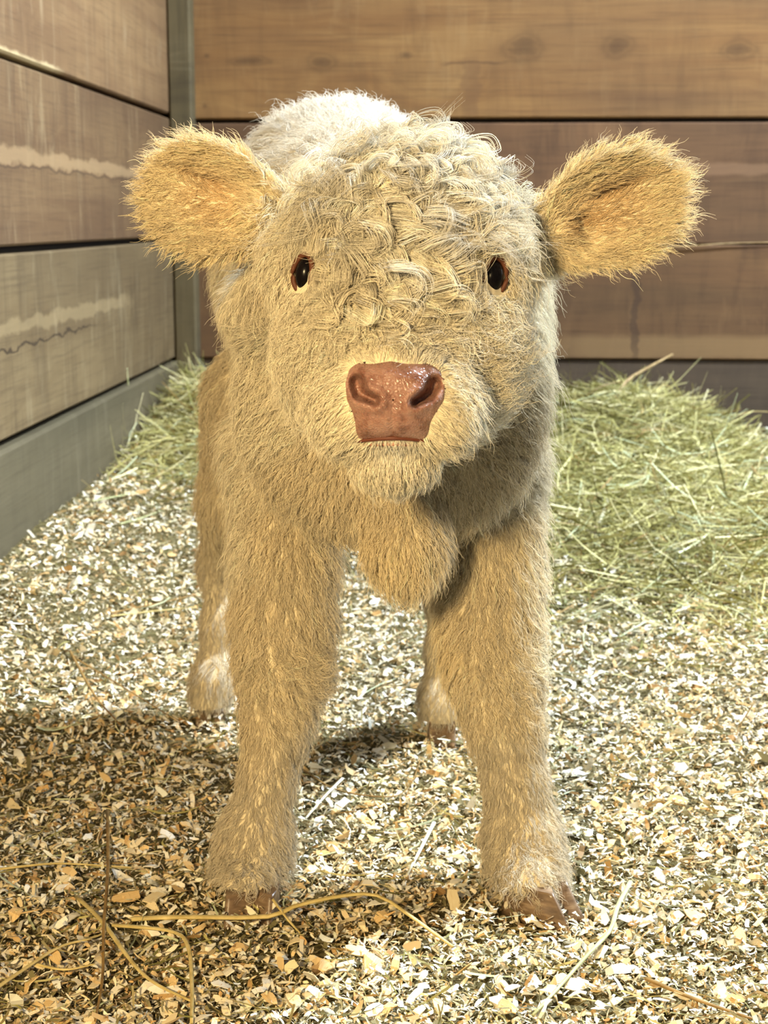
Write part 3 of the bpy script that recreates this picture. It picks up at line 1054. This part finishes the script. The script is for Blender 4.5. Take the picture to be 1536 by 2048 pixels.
# the sides the photograph does not show: hair runs down and to the rear
extra = []
for (p, d, prm) in (((-0.06, 1.50, 0.72), (0, 1, .1), (.028, .6, .15, .5, *WHITE)), ((-0.13, 1.80, 0.75), (-.1, 1, .1), (.030, .85, .15, .5, *WHITE)),
                    ((-0.13, 1.95, 0.6), (0, .3, -1), (.026, .5, .1, .5, *CREAM)), ((0.06, 1.7, 0.55), (.2, .5, -.8), (.026, .55, .1, .5, *CREAM)),
                    ((-0.27, 1.7, 0.55), (-.2, .5, -.8), (.026, .55, .1, .5, *CREAM)), ((-0.1, 1.65, 0.36), (0, .6, -.3), (.020, .5, .1, .5, *BUFF)),
                    ((-0.05, 1.46, 0.15), (0, .3, -1), (.018, .5, .1, .5, *TAUPE)), ((-0.27, 1.95, 0.2), (0, .2, -1), (.014, .4, .1, .5, *TAUPE)),
                    ((-0.02, 1.92, 0.2), (0, .2, -1), (.014, .4, .1, .5, *TAUPE))):
    extra.append((np.array(p), unit(d), np.array(prm)))
bp = np.concatenate([bp, [e[0] for e in extra]]); bd = np.concatenate([bd, [e[1] for e in extra]]); bprm = np.concatenate([bprm, [e[2] for e in extra]])


def field(P, pos, dr, prm, s0):
    d2 = ((P[:, None, :] - pos[None]) ** 2).sum(2)
    w = 1.0 / (d2 + s0 * s0) ** 2
    w /= w.sum(1, keepdims=True)
    return w @ dr, w @ prm


# roots
tri = np.concatenate([bf[:, [0, 1, 2]], bf[:, [0, 2, 3]]])
ta, tb, tcn = bv[tri[:, 0]], bv[tri[:, 1]], bv[tri[:, 2]]
area = np.linalg.norm(np.cross(tb - ta, tcn - ta), axis=1) / 2
tcen = (ta + tb + tcn) / 3
fh = np.concatenate([f_headfull(q) for q in np.array_split(tcen, 4)])
fhd = f_group(tcen, 'head')
fb = f_group(tcen, 'body')
fe = np.stack([f_ear(tcen, e) for e in EARS], 1)
reg = np.where(fb < fh, 0, 1)                                   # 0 body, 1 head, 2/3 ears
reg = np.where((reg == 1) & (fe[:, 0] < 0.004) & (fhd > 0.004), 2, reg)
reg = np.where((reg == 1) & (fe[:, 1] < 0.004) & (fhd > 0.004), 3, reg)
reg = np.where((reg == 1) & (tcen[:, 0] < W(540, 450, 1.24)[0]) & (tcen[:, 2] > W(540, 560, 1.24)[2]), 2, reg)
reg = np.where((reg == 1) & (tcen[:, 0] > W(1085, 450, 1.24)[0]) & (tcen[:, 2] > W(1085, 600, 1.24)[2]), 3, reg)
tn = np.cross(tb - ta, tcn - ta); tn /= np.linalg.norm(tn, axis=1, keepdims=True) + 1e-12
toc = np.array([0, 0, CAM_H]) - tcen; toc /= np.linalg.norm(toc, axis=1, keepdims=True)
facing = (tn * toc).sum(1)
dens = np.array([1.0, 2.4, 2.0, 2.0])[reg] * np.where(facing > -0.25, 1.0, 0.3) * np.where(tcen[:, 1] > 1.62, 0.7, 1.0)
pw = area * dens; pw /= pw.sum()


def scatter(n):
    t = rng.choice(len(tri), n, p=pw)
    a, b = rng.random(n), rng.random(n)
    sw = a + b > 1
    a[sw], b[sw] = 1 - a[sw], 1 - b[sw]
    P = ta[t] + (tb[t] - ta[t]) * a[:, None] + (tcn[t] - ta[t]) * b[:, None]
    px, py = project(P)
    ok = np.ones(n, bool)
    an = np.arctan2(py - NC[1], px - NC[0])
    inn = np.hypot(px - NC[0], py - NC[1]) < poly_radius(NOSE, NC, an) * 0.94
    ok &= ~(inn & (P[:, 1] < 1.13))
    for (c_, s) in EYES:
        q = P - c_
        ok &= (q[:, 0] / 0.0105) ** 2 + (q[:, 2] / 0.0150) ** 2 + (q[:, 1] / 0.02) ** 2 > 1
    ok &= ~((np.hypot((px - 786) / 70, (py - 879) / 3) < 1) & (P[:, 1] < 1.13))
    ok &= P[:, 2] > 0.022
    return P[ok], reg[t[ok]]


NPT = 7
N_GUIDE, N_HAIR = 56000, 325000
gP, gR = scatter(N_GUIDE)
# thin the guides where locks are big (curly forehead)
gd = np.zeros_like(gP); gprm = np.zeros((len(gP), 7))
for r_, (pos, dr, prm) in enumerate(((bp, bd, bprm), (hp, hd, hprm))):
    mk = gR == r_
    gd[mk], gprm[mk] = field(gP[mk], pos, dr, prm, 0.012)
for r_ in (2, 3):
    mk = gR == r_
    c_, R_, hl, hw, base = EARS[r_ - 2]
    q = (gP[mk] - c_) @ R_
    u, v, w = q[:, 0] / hl, q[:, 1] / hw, q[:, 2]
    out = R_[:, 0][None] * (0.75 + 0.35 * u)[:, None] + R_[:, 1][None] * (v * 0.9)[:, None] + np.array([0, 0, -0.12])
    gd[mk] = out
    rr_ = np.sqrt(u * u + v * v)
    ng = grad(gP[mk])
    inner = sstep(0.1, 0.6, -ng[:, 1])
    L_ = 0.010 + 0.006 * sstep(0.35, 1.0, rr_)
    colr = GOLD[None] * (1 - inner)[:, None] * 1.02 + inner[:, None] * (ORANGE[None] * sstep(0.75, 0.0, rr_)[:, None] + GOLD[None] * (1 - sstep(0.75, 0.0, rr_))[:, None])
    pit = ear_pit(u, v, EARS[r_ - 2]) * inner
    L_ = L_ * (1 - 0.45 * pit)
    colr = colr * (1 - 0.8 * pit)[:, None] + DARKO[None] * (0.8 * pit)[:, None]  # fold's shade put into the hair colour, along with its browner skin
    gprm[mk] = np.concatenate([np.stack([L_, 0.42 + 0.1 * rr_, 0.12 + 0 * u, 0.55 + 0 * u], 1), colr], 1)
keep = rng.random(len(gP)) < np.clip(1.0 - 0.87 * sstep(0.25, 0.95, gprm[:, 2]), 0.12, 1)
gP, gR, gd, gprm = gP[keep], gR[keep], gd[keep], gprm[keep]
gn = np.concatenate([grad(q) for q in np.array_split(gP, 4)])
ng_ = len(gP)
gd = gd - gn * (gd * gn).sum(1, keepdims=True)
gd /= np.linalg.norm(gd, axis=1, keepdims=True) + 1e-9
gs = np.cross(gn, gd)
curl = gprm[:, 2]
yaw = rng.normal(0, 1, ng_) * (0.16 + 0.62 * np.clip(curl, 0, 1.2))
gd = gd * np.cos(yaw)[:, None] + gs * np.sin(yaw)[:, None]
gs = np.cross(gn, gd)
L = gprm[:, 0] * np.exp(rng.normal(0, 0.18, ng_))
L *= np.where(gR == 0, 0.80, 1.0)
lift = np.clip(gprm[:, 1] * np.exp(rng.normal(0, 0.25, ng_)), 0.05, 1.4)
tt = np.linspace(0, 1, NPT)
ph = rng.random(ng_) * 6.283
frq = (1.3 + 0.9 * rng.random(ng_)) * 6.283 * np.where(curl > 0.5, 0.72, 0.8)
amp = L * (0.03 + 0.25 * curl)
pts = np.zeros((ng_, NPT, 3))
acc = np.zeros((ng_, 3))
dt = 1.0 / (NPT - 1)
for i in range(1, NPT):
    t = tt[i] - dt / 2
    up = lift * (1 + 0.45 * (curl > 0.6)) * (1 - t) ** 1.2 * 0.95 + 0.10 - 0.35 * t * np.clip(curl, 0, 1) * 0.6
    dv = gd * 0.85 + gn * up[:, None] + np.array([0, 0, -0.22]) * t
    dv /= np.linalg.norm(dv, axis=1, keepdims=True)
    acc = acc + dv * (L * dt)[:, None]
    a = ph + frq * tt[i]
    k = amp * min(1.0, tt[i] * 1.6)
    pts[:, i] = acc + gs * (k * (np.sin(a) - np.sin(ph)))[:, None] + gn * (k * 0.6 * (np.cos(a) - np.cos(ph)))[:, None]
# strands follow their lock
hP, hR = scatter(N_HAIR)
kd = {}
own = np.zeros(len(hP), np.int64)
for r_ in range(4):
    ids = np.nonzero(gR == r_)[0]
    t_ = KDTree(len(ids))
    for i in ids: t_.insert(gP[i], int(i))
    t_.balance()
    for i in np.nonzero(hR == r_)[0]:
        own[i] = t_.find(hP[i])[1]
off = hP - gP[own]
near = (off ** 2).sum(1) < 0.02 ** 2
hP, own, off = hP[near], own[near], off[near]
nh = len(hP)
cl = np.clip(gprm[own, 3] * (0.78 + 0.45 * rng.random(nh)) + 0.12 * (curl[own] > 0.6), 0, 0.97)
ls = np.clip(np.exp(rng.normal(-0.08, 0.22, nh)), 0.35, 1.35)
jit = rng.normal(0, 1, (nh, 3)) * (L[own] * np.where(curl[own] > 0.6, 0.05, 0.09))[:, None]
under = rng.random(nh) < np.where(curl[own] > 0.5, 0.38, 0.25)
cl = np.where(under, cl * 0.25, cl); ls = np.where(under, ls * 0.6, ls)
S = np.empty((nh, NPT, 3), np.float32)
for i, t in enumerate(tt):
    S[:, i] = gP[own] + pts[own, i] * ls[:, None] + off * (1 - cl * t ** 0.8)[:, None] + jit * (t ** 1.3)
clear = np.ones(nh, bool)
for (c_, s) in EYES:
    n_ = unit(np.array([s * 0.15, -1, 0.0]))
    q = S - c_
    fw = q @ n_
    lat = q - fw[..., None] * n_
    inside = ((lat[..., 0] / 0.0088) ** 2 + (lat[..., 2] / 0.0132) ** 2 < 1) & (fw > -0.012)
    clear &= ~inside.any(1)
S, own, nh = S[clear], own[clear], int(clear.sum())
hc = gprm[own, 4:7] * np.exp(rng.normal(-0.02, 0.13, (nh, 1))) * np.exp(rng.normal(0, 1, ng_) * (0.07 + 0.10 * np.clip(curl, 0, 1)))[own][:, None]
hc = np.clip(hc, 0.02, 0.93)
rad = np.interp(tt, [0, 0.4, 1], [0.00023, 0.00023, 0.00006])
cu = bpy.data.hair_curves.new('fur')
cu.add_curves([NPT] * nh)
cu.points.foreach_set('position', S.reshape(-1))
cu.points.foreach_set('radius', np.tile(rad, nh).astype(np.float32))
ca = cu.attributes.new('col', 'FLOAT_COLOR', 'CURVE')
c4 = np.ones((nh, 4), np.float32); c4[:, :3] = hc
ca.data.foreach_set('color', c4.ravel())
fur = cpart('fur', cu, M_FUR, label='thick cream fur, curly on the forehead, golden in the ears')
print('fur', nh, ng_, round(time.time() - T0, 1))

# ------------------------------------------------------------------ bedding
def gnormal(x, y):
    e = 0.01
    hx = (ground(x + e, y) - ground(x - e, y)) / (2 * e)
    hy = (ground(x, y + e) - ground(x, y - e)) / (2 * e)
    n = np.stack([-hx, -hy, np.ones_like(hx)], 1)
    return n / np.linalg.norm(n, axis=1, keepdims=True)


BARE = [(G(1232, 1692)[:2], 0.030, 0.016), (G(1120, 2000)[:2], 0.06, 0.02), (G(960, 1955)[:2], 0.02, 0.012), (G(1190, 1790)[:2], 0.02, 0.014)]
FL_COL = np.array([srgb(240, 228, 200), srgb(232, 212, 170), srgb(222, 192, 140), srgb(206, 168, 112), srgb(246, 240, 224), srgb(150, 138, 96), srgb(176, 140, 92), srgb(120, 112, 76)])
FL_P = np.array([.24, .17, .10, .05, .19, .13, .05, .07])


def flakes(x, y, z, yaw, tilt, roll, Ln, Wd, curl, col):
    """one bent, tapering chip each: 8 points, 3 quads"""
    n = len(x)
    us = np.array([-1, -0.35, 0.4, 1.0]) * 0.5
    tap = np.stack([rng.uniform(0.15, 0.95, n), rng.uniform(0.8, 1.1, n), rng.uniform(0.8, 1.1, n), rng.uniform(0.1, 0.9, n)], 1)
    skew = rng.normal(0, 0.12, (n, 4))
    V = np.zeros((n, 4, 2, 3))
    for i in range(4):
        for j, s in enumerate((-0.5, 0.5)):
            V[:, i, j, 0] = us[i] * Ln + skew[:, i] * Wd * s
            V[:, i, j, 1] = s * Wd * tap[:, i] + skew[:, i] * Wd * 0.6
            V[:, i, j, 2] = -curl * (us[i] * 2) ** 2 * Ln * 0.35
    V = V.reshape(n, 8, 3)
    cr, sr = np.cos(roll)[:, None], np.sin(roll)[:, None]
    yy = V[..., 1] * cr - V[..., 2] * sr; zz = V[..., 1] * sr + V[..., 2] * cr
    ct, st = np.cos(tilt)[:, None], np.sin(tilt)[:, None]
    xx = V[..., 0] * ct - zz * st; zz = V[..., 0] * st + zz * ct
    cy_, sy_ = np.cos(yaw)[:, None], np.sin(yaw)[:, None]
    P = np.stack([x[:, None] + xx * cy_ - yy * sy_, y[:, None] + xx * sy_ + yy * cy_, z[:, None] + zz], -1)
    base = np.arange(n)[:, None, None] * 8
    q = np.array([[0, 2, 3, 1], [2, 4, 5, 3], [4, 6, 7, 5]])[None] + base
    return P.reshape(-1, 3), q.reshape(-1, 4), np.repeat(col, 8, 0)


def hay_weight(x, y):
    """0..1: how much hay lies here"""
    w = np.exp(-(((x - 0.34) / 0.36) ** 4 + ((y - 3.45) / 0.75) ** 4))
    w = np.maximum(w, 0.8 * np.exp(-(((x - 0.48) / 0.38) ** 4 + ((y - 2.85) / 0.42) ** 2)))
    w = np.maximum(w, 0.95 * np.exp(-(((x + 0.48) / 0.24) ** 4 + ((y - 3.55) / 0.48) ** 4)))
    return w


def scatter_floor(n, y0, y1, pw_, x1=1.2):
    y = (y0 ** (1 - pw_) + rng.random(n) * (y1 ** (1 - pw_) - y0 ** (1 - pw_))) ** (1 / (1 - pw_))
    x = rng.uniform(-0.692, x1, n)
    # outside the picture only a thin scatter
    lim = 0.05 + 0.23 * y
    ok = (x < lim + 0.25) & (x > -lim - 0.45)
    return x[ok], y[ok]


fx, fy = scatter_floor(255000, 0.75, 3.98, 1.7)
nf = len(fx)
keepf = np.ones(nf, bool)
for (c_, rx, ry) in BARE:
    keepf &= rng.random(nf) > 0.86 * np.exp(-(((fx - c_[0]) / rx) ** 2 + ((fy - c_[1]) / ry) ** 2) ** 2)
keepf &= rng.random(nf) > 0.72 * hay_weight(fx, fy)
fx, fy = fx[keepf], fy[keepf]; nf = len(fx)
Ln = np.clip(np.exp(rng.normal(math.log(0.0068), 0.52, nf)), 0.003, 0.026) * (0.85 + 0.18 * np.clip(fy - 1.3, 0, 3))
Wd = Ln * rng.uniform(0.12, 0.52, nf)
ci = rng.choice(len(FL_COL), nf, p=FL_P)
thin = ci == 5
Wd[thin] *= 0.4; Ln[thin] *= 1.7
fc = np.clip(FL_COL[ci] * np.exp(rng.normal(0, 0.10, (nf, 1))), 0, 0.92)
fz = ground(fx, fy) + rng.random(nf) ** 1.4 * 0.015 + 0.001
v_, q_, c_ = flakes(fx, fy, fz, rng.random(nf) * 6.283, rng.normal(0, 0.42, nf), rng.normal(0, 0.6, nf), Ln, Wd, rng.normal(0.2, 0.5, nf), fc)
v_[:, 0] = np.maximum(v_[:, 0], WALL_X + 0.012); v_[:, 1] = np.minimum(v_[:, 1], BACK_Y - 0.004)
shav = tag(link('wood_shavings', mesh_np('wood_shavings', v_, q_, False, c_), M_FLAKE), 'pale wood shavings spread over the whole stall floor', 'bedding', kind='stuff')
print('flakes', nf, round(time.time() - T0, 1))


# hay: bent grass blades
HAY_COL = np.array([srgb(176, 168, 104), srgb(138, 134, 74), srgb(206, 198, 140), srgb(104, 100, 52), srgb(220, 210, 164), srgb(200, 208, 170), srgb(160, 130, 76)])


def blades(x, y, z, yaw, pit, Ln, Wd, bend, col, nseg=5):
    n = len(x)
    d = np.stack([np.cos(yaw) * np.cos(pit), np.sin(yaw) * np.cos(pit), np.sin(pit)], 1)
    sd = np.stack([-np.sin(yaw), np.cos(yaw), np.zeros(n)], 1)
    up = np.cross(d, sd)
    rl = rng.uniform(0, 6.283, n)
    sw = sd * np.cos(rl)[:, None] + up * np.sin(rl)[:, None]
    P = np.zeros((n, nseg, 2, 3))
    kink = rng.normal(0, 1, (n, 2)) * bend[:, None]
    for i in range(nseg):
        t = i / (nseg - 1) - 0.5
        c_ = np.stack([x, y, z], 1) + d * (t * Ln)[:, None] + sd * (kink[:, 0] * (t * t) * Ln)[:, None] - up * (kink[:, 1] * (t * t) * Ln)[:, None]
        wv = Wd * (1.0 - 0.55 * abs(t) * 2 * (t > 0))
        P[:, i, 0] = c_ - sw * wv[:, None] / 2
        P[:, i, 1] = c_ + sw * wv[:, None] / 2
    fl = ground(P[..., 0], P[..., 1])
    P[..., 2] = np.maximum(P[..., 2], fl + 0.002)
    P[..., 0] = np.maximum(P[..., 0], WALL_X + 0.016)
    P[..., 1] = np.minimum(P[..., 1], BACK_Y - 0.004)
    base = np.arange(n)[:, None, None] * (2 * nseg)
    q = np.array([[2 * i, 2 * i + 2, 2 * i + 3, 2 * i + 1] for i in range(nseg - 1)])[None] + base
    return P.reshape(-1, 3), q.reshape(-1, 4), np.repeat(col, 2 * nseg, 0)


def hay_patch(name, n, sx, sy, wmin, label, thick, xr, yr):
    x = rng.uniform(*xr, n * 6); y = rng.uniform(*yr, n * 6)
    w = hay_weight(x, y)
    ok = np.nonzero(rng.random(n * 6) < w)[0][:n]
    x, y, w = x[ok], y[ok], w[ok]
    k = len(x)
    z = ground(x, y) + 0.004 + rng.random(k) ** 1.3 * thick * w
    L_ = np.clip(np.exp(rng.normal(math.log(0.085), 0.5, k)), 0.02, 0.22)
    ci_ = rng.choice(len(HAY_COL), k, p=[.26, .22, .2, .12, .1, .06, .04])
    col = HAY_COL[ci_] * np.exp(rng.normal(0, 0.12, (k, 1)))
    a = blades(x, y, z, rng.random(k) * 6.283, np.clip(rng.normal(0, 0.26, k), -0.6, 0.6), L_, rng.uniform(0.0010, 0.0034, k), np.abs(rng.normal(0, 0.7, k)), col)
    return tag(link(name, mesh_np(name, *a[:2], False, a[2]), M_HAY), label, 'hay', kind='stuff')


hay_patch('hay_heap', 15000, 0, 0, 0, 'loose green-gold hay heaped against the back wall on the right', 0.055, (-0.1, 1.0), (2.1, 3.96))
hay_patch('hay_heap', 4200, 0, 0, 0, 'small tuft of loose hay piled in the corner by the post', 0.05, (-0.70, -0.2), (2.9, 3.96))
# thin scatter of hay in the shavings
x, y = scatter_floor(5200, 0.85, 3.9, 1.6)
k = len(x)
L_ = np.clip(np.exp(rng.normal(math.log(0.036), 0.5, k)), 0.012, 0.12)
a = blades(x, y, ground(x, y) + 0.008 + rng.random(k) * 0.006, rng.random(k) * 6.283, rng.normal(0, 0.10, k), L_, rng.uniform(0.0006, 0.0022, k), np.abs(rng.normal(0, 0.5, k)),
           HAY_COL[rng.choice(7, k)] * np.exp(rng.normal(-0.15, 0.2, (k, 1))))
tag(link('scattered_hay', mesh_np('scattered_hay', *a[:2], False, a[2]), M_HAY), 'stray bits of hay mixed through the wood shavings', 'hay', kind='stuff')
print('hay', round(time.time() - T0, 1))


# ---- single stalks that stand out
def stalk_mat(name, c0, c1):
    m = NT(name)
    tc = m.n('ShaderNodeTexCoord')
    nz = m.noise(tc.outputs['Object'], 60, 3)
    return m.done(m.principled(m.ramp(nz, [(0.35, c0), (0.65, c1)]), 0.5, 0.35, nz, 0.2, 0.001))


M_STRAW = stalk_mat('golden_straw', srgb(186, 164, 100), srgb(220, 200, 138))
M_PALE = stalk_mat('pale_straw', srgb(206, 202, 170), srgb(232, 228, 204))
M_GREEN = stalk_mat('pale_green_stem', srgb(160, 164, 116), srgb(190, 190, 146))
M_BROWN = stalk_mat('brown_stem', srgb(116, 88, 44), srgb(156, 124, 70))
M_STICK = stalk_mat('tan_stick', srgb(140, 116, 76), srgb(176, 150, 108))


def stalk(label, pts, rad, mat, name='straw_stalk', flat=0.6, cat='straw', n=18, group=None):
    """pts: (px, py, height above the bedding) or (px, py, ('Y', depth))"""
    P = []
    for p in pts:
        if isinstance(p[2], tuple):
            P.append(W(p[0], p[1], p[2][1]))
        else:
            g = G(p[0], p[1], 0.0)
            for _ in range(4):
                g = G(p[0], p[1], float(ground(g[0], g[1])) + 0.015 + p[2])
            P.append(g)
    P = spline(P, n)
    c_ = P.mean(0)
    rd = [rad * (1 - 0.45 * i / (n - 1)) for i in range(n)]
    o = link(name, tube_mesh(name, P - c_, rd, 6, flat=flat), mat)
    o.location = c_
    return tag(o, label, cat, group)


stalk('long golden straw bent across the front of the left hoof', [(263, 1838, 0), (360, 1834, 0), (530, 1834, .006), (594, 1811, .014), (688, 1791, .018), (758, 1792, .016), (829, 1838, .006), (905, 1893, 0)], .0034, M_STRAW)
stalk('pale green stem curving across the floor in front of the right hoof', [(1261, 1764, 0), (1236, 1811, 0), (1219, 1862, .004), (1172, 1913, .004), (1120, 1972, 0), (1066, 2030, 0)], .0026, M_GREEN, flat=.9)
stalk('dark olive stem lying in the bottom right corner of the floor', [(1292, 1957, 0), (1387, 1997, .003), (1504, 2037, 0)], .0026, M_BROWN)
stalk('short golden straw on the shavings to the right of the right front leg', [(1340, 1603, 0), (1274, 1650, 0)], .0022, M_STRAW, n=8)
stalk('dark brown stem running straight down the floor at lower left', [(215, 1621, 0), (216, 1738, .003), (208, 1848, .006), (205, 1957, .003), (190, 2045, 0)], .0019, M_BROWN)
stalk('flat golden straw lying level from the left edge of the photo', [(-30, 1742, 0), (60, 1731, .002), (128, 1727, .002), (263, 1735, 0)], .0021, M_STRAW)
stalk('dark forked stem lying across the bright shavings left of the hind leg', [(139, 1300, 0), (190, 1391, .01), (241, 1450, 0)], .0020, M_BROWN)
stalk('thin olive stem slanting towards the left hind foot', [(142, 1311, 0), (256, 1380, .004), (358, 1444, 0)], .0016, M_BROWN)
stalk('thick golden straw slanting down to the right at lower left', [(153, 1793, 0), (205, 1844, .004), (288, 1950, .004), (394, 2008, 0)], .0026, M_STRAW)
stalk('golden straw rising to the right near the bottom left corner', [(-20, 1985, 0), (37, 1946, .002), (117, 1895, .003), (183, 1877, 0)], .0024, M_STRAW)
stalk('short golden straw below the rising one near the bottom left corner', [(58, 1925, 0), (128, 1939, .002), (190, 1928, 0)], .0019, M_STRAW)
stalk('bent golden straw dropping to the bottom edge below the left hoof', [(225, 1850, 0), (340, 1862, .004), (376, 1892, .006), (384, 1976, .003), (383, 2046, 0)], .0025, M_STRAW)
stalk('flat pale blade lying between the two front feet', [(868, 1645, .004), (840, 1700, .002), (812, 1753, 0)], .0024, M_PALE)
stalk('pale straw leaning against the inside of the left front leg', [(685, 1557, 0), (650, 1592, .006), (611, 1637, .004)], .0022, M_PALE)
stalk('thin kinked olive stem lying behind the pale straw between the front legs', [(604, 1538, 0), (676, 1580, .003), (783, 1593, .003), (822, 1567, .002), (842, 1515, 0)], .0013, M_BROWN)
stalk('thin tan stem left of the right front shin', [(845, 1635, 0), (868, 1612, .003), (890, 1593, 0)], .0014, M_STICK, n=8)
stalk('upper of two olive straws meeting beside the left hind leg', [(220, 1226, 0), (310, 1208, .004), (405, 1186, .006)], .0024, M_BROWN)
stalk('lower of two olive straws meeting beside the left hind leg', [(222, 1232, 0), (310, 1222, .003), (392, 1214, 0)], .0020, M_STRAW)
stalk('short upright straw chip leaning on the toe of the left hoof', [(545, 1798, .022), (575, 1838, .006), (600, 1866, 0)], .0018, M_STRAW, n=8)
# on the hay
stalk('tan broken stick poking up from the hay by the back wall', [(1222, 812, ('Y', 3.66)), (1251, 764, ('Y', 3.70)), (1300, 733, ('Y', 3.76)), (1345, 709, ('Y', 3.82))], .0052, M_STICK, 'stick', .9, 'stick', 10)
stalk('short thin twig beside the tan stick on the hay', [(1174, 790, ('Y', 3.7)), (1205, 772, ('Y', 3.72)), (1241, 763, ('Y', 3.74))], .0030, M_STICK, 'stick', .9, 'stick', 8)
stalk('arched dry straw standing above the hay heap by the dark board', [(1286, 808, ('Y', 3.72)), (1310, 786, ('Y', 3.74)), (1331, 769, ('Y', 3.76)), (1358, 797, ('Y', 3.76)), (1392, 828, ('Y', 3.74))], .0026, M_STRAW)
stalk('pale green flat blade standing out low in the hay beside the calf', [(1223, 978, .02), (1208, 1020, .02), (1192, 1066, .008)], .0050, M_PALE, 'hay_blade', .35, 'hay', 8)
stalk('thin curved straw against the dark board at the right edge', [(1471, 832, ('Y', 3.86)), (1505, 823, ('Y', 3.88)), (1560, 825, ('Y', 3.9))], .0022, M_STRAW)
stalk('dry straw caught in the board seam behind the right ear', [(1300, 494, ('Y', 3.992)), (1380, 492, ('Y', 3.990)), (1450, 487, ('Y', 3.990)), (1560, 484, ('Y', 3.992))], .0034, M_STICK)
stalk('tall thin straw leaning on the left wall above the corner hay', [(253, 735, ('Y', 3.36)), (260, 803, ('Y', 3.36)), (272, 872, ('Y', 3.38))], .0026, M_GREEN)
stalk('pale straw standing up beside the post in the corner hay', [(366, 760, ('Y', 3.72)), (372, 806, ('Y', 3.7)), (360, 850, ('Y', 3.68))], .0034, M_GREEN)
stalk('broad pale straw leaning right in the corner hay', [(362, 800, ('Y', 3.6)), (345, 835, ('Y', 3.58)), (330, 868, ('Y', 3.56))], .0042, M_GREEN)
stalk('long straw lying from the left wall towards the calf', [(185, 1002, .008), (270, 985, .016), (330, 965, .012), (385, 935, .01)], .0030, M_GREEN)
stalk('long pale straw crossing the shavings beside the left flank', [(240, 1048, .006), (310, 1026, .012), (385, 990, .008)], .0026, M_GREEN)
print('stalks', round(time.time() - T0, 1))


# ---- big shavings one can pick up
def chip_mesh(i):
    v, q, c_ = flakes(np.zeros(1), np.zeros(1), np.zeros(1), np.zeros(1), np.zeros(1), np.zeros(1), np.array([1.0]), np.array([0.40 + 0.05 * (i % 4)]), np.array([rng.uniform(-0.3, 0.8)]), np.ones((1, 3)))
    top = v + np.array([0, 0, 0.025]); bot = v - np.array([0, 0, 0.025])
    vv = np.concatenate([top, bot])
    f = [tuple(r) for r in q] + [tuple(reversed([k + 8 for k in r])) for r in q]
    rim = [0, 2, 4, 6, 7, 5, 3, 1]
    for a, b in zip(rim, rim[1:] + rim[:1]):
        f.append((b, a, a + 8, b + 8))
    me = bpy.data.meshes.new('wood_shaving')
    me.from_pydata([tuple(p) for p in vv], [], f)
    me.update()
    return me


def chip_mat(name, c0, c1):
    m = NT(name)
    tc = m.n('ShaderNodeTexCoord')
    nz = m.noise(m.mapping(tc.outputs['Object'], (2, 22, 2)), 1.0, 4)
    return m.done(m.principled(m.ramp(nz, [(0.35, c0), (0.65, c1)]), 0.65, 0.3, nz, 0.3, 0.0005))


CH_M = [chip_mat('cream_chip', srgb(228, 206, 160), srgb(242, 228, 192)), chip_mat('tan_chip', srgb(214, 178, 120), srgb(230, 202, 150)), chip_mat('white_chip', srgb(236, 228, 208), srgb(246, 242, 230))]
CHIPS = []
for i in range(12):
    me = chip_mesh(i); me.materials.append(CH_M[i % 3]); CHIPS.append(me)


def chip(px, py, size, yaw, label, group=None, k=0, lift=0.014, rx=0.0, ry=0.0):
    g = G(px, py, 0.006)
    g = G(px, py, float(ground(g[0], g[1])) + lift)
    o = bpy.data.objects.new('wood_shaving', CHIPS[k])
    COL.objects.link(o)
    o.location = g
    o.scale = (size,) * 3
    o.rotation_euler = (rx, ry, yaw)
    return tag(o, label, 'shaving', group)


chip(95, 2008, .034, .35, 'largest pale shaving near the bottom left corner', k=0, rx=.2)
chip(140, 1834, .020, 1.2, 'square pale shaving at lower left, left of the golden straws', k=2)
chip(252, 1795, .026, .5, 'broad orange-tan shaving left of the left hoof', k=1, rx=.3)
chip(308, 1795, .022, 1.1, 'narrow pale shaving just left of the left hoof', k=3)
chip(656, 1925, .030, 1.45, 'upright oval orange-tan shaving below the bent straw', k=4, rx=.4, ry=.3)
chip(750, 1917, .030, 1.35, 'folded tan shaving right of the oval one below the bent straw', k=7, rx=.6)
chip(735, 1764, .024, .1, 'broad cream shaving above the bend of the long straw', k=0)
chip(590, 2000, .022, 2.0, 'tan shaving at the bottom edge between the hooves', k=1)
for i in range(240):
    while True:
        px, py = rng.uniform(0, 1536), rng.uniform(1500, 2040)
        if not (390 < px < 620 and py < 1880) and not (930 < px < 1190 and py < 1880): break
    chip(px, py, rng.uniform(.011, .021), rng.random() * 6.28, 'small curled pale shaving lying loose among the foreground bedding', 'larger loose shavings in the foreground bedding', int(rng.integers(12)), .0135, rng.normal(0, .35), rng.normal(0, .3))
print('done', round(time.time() - T0, 1))
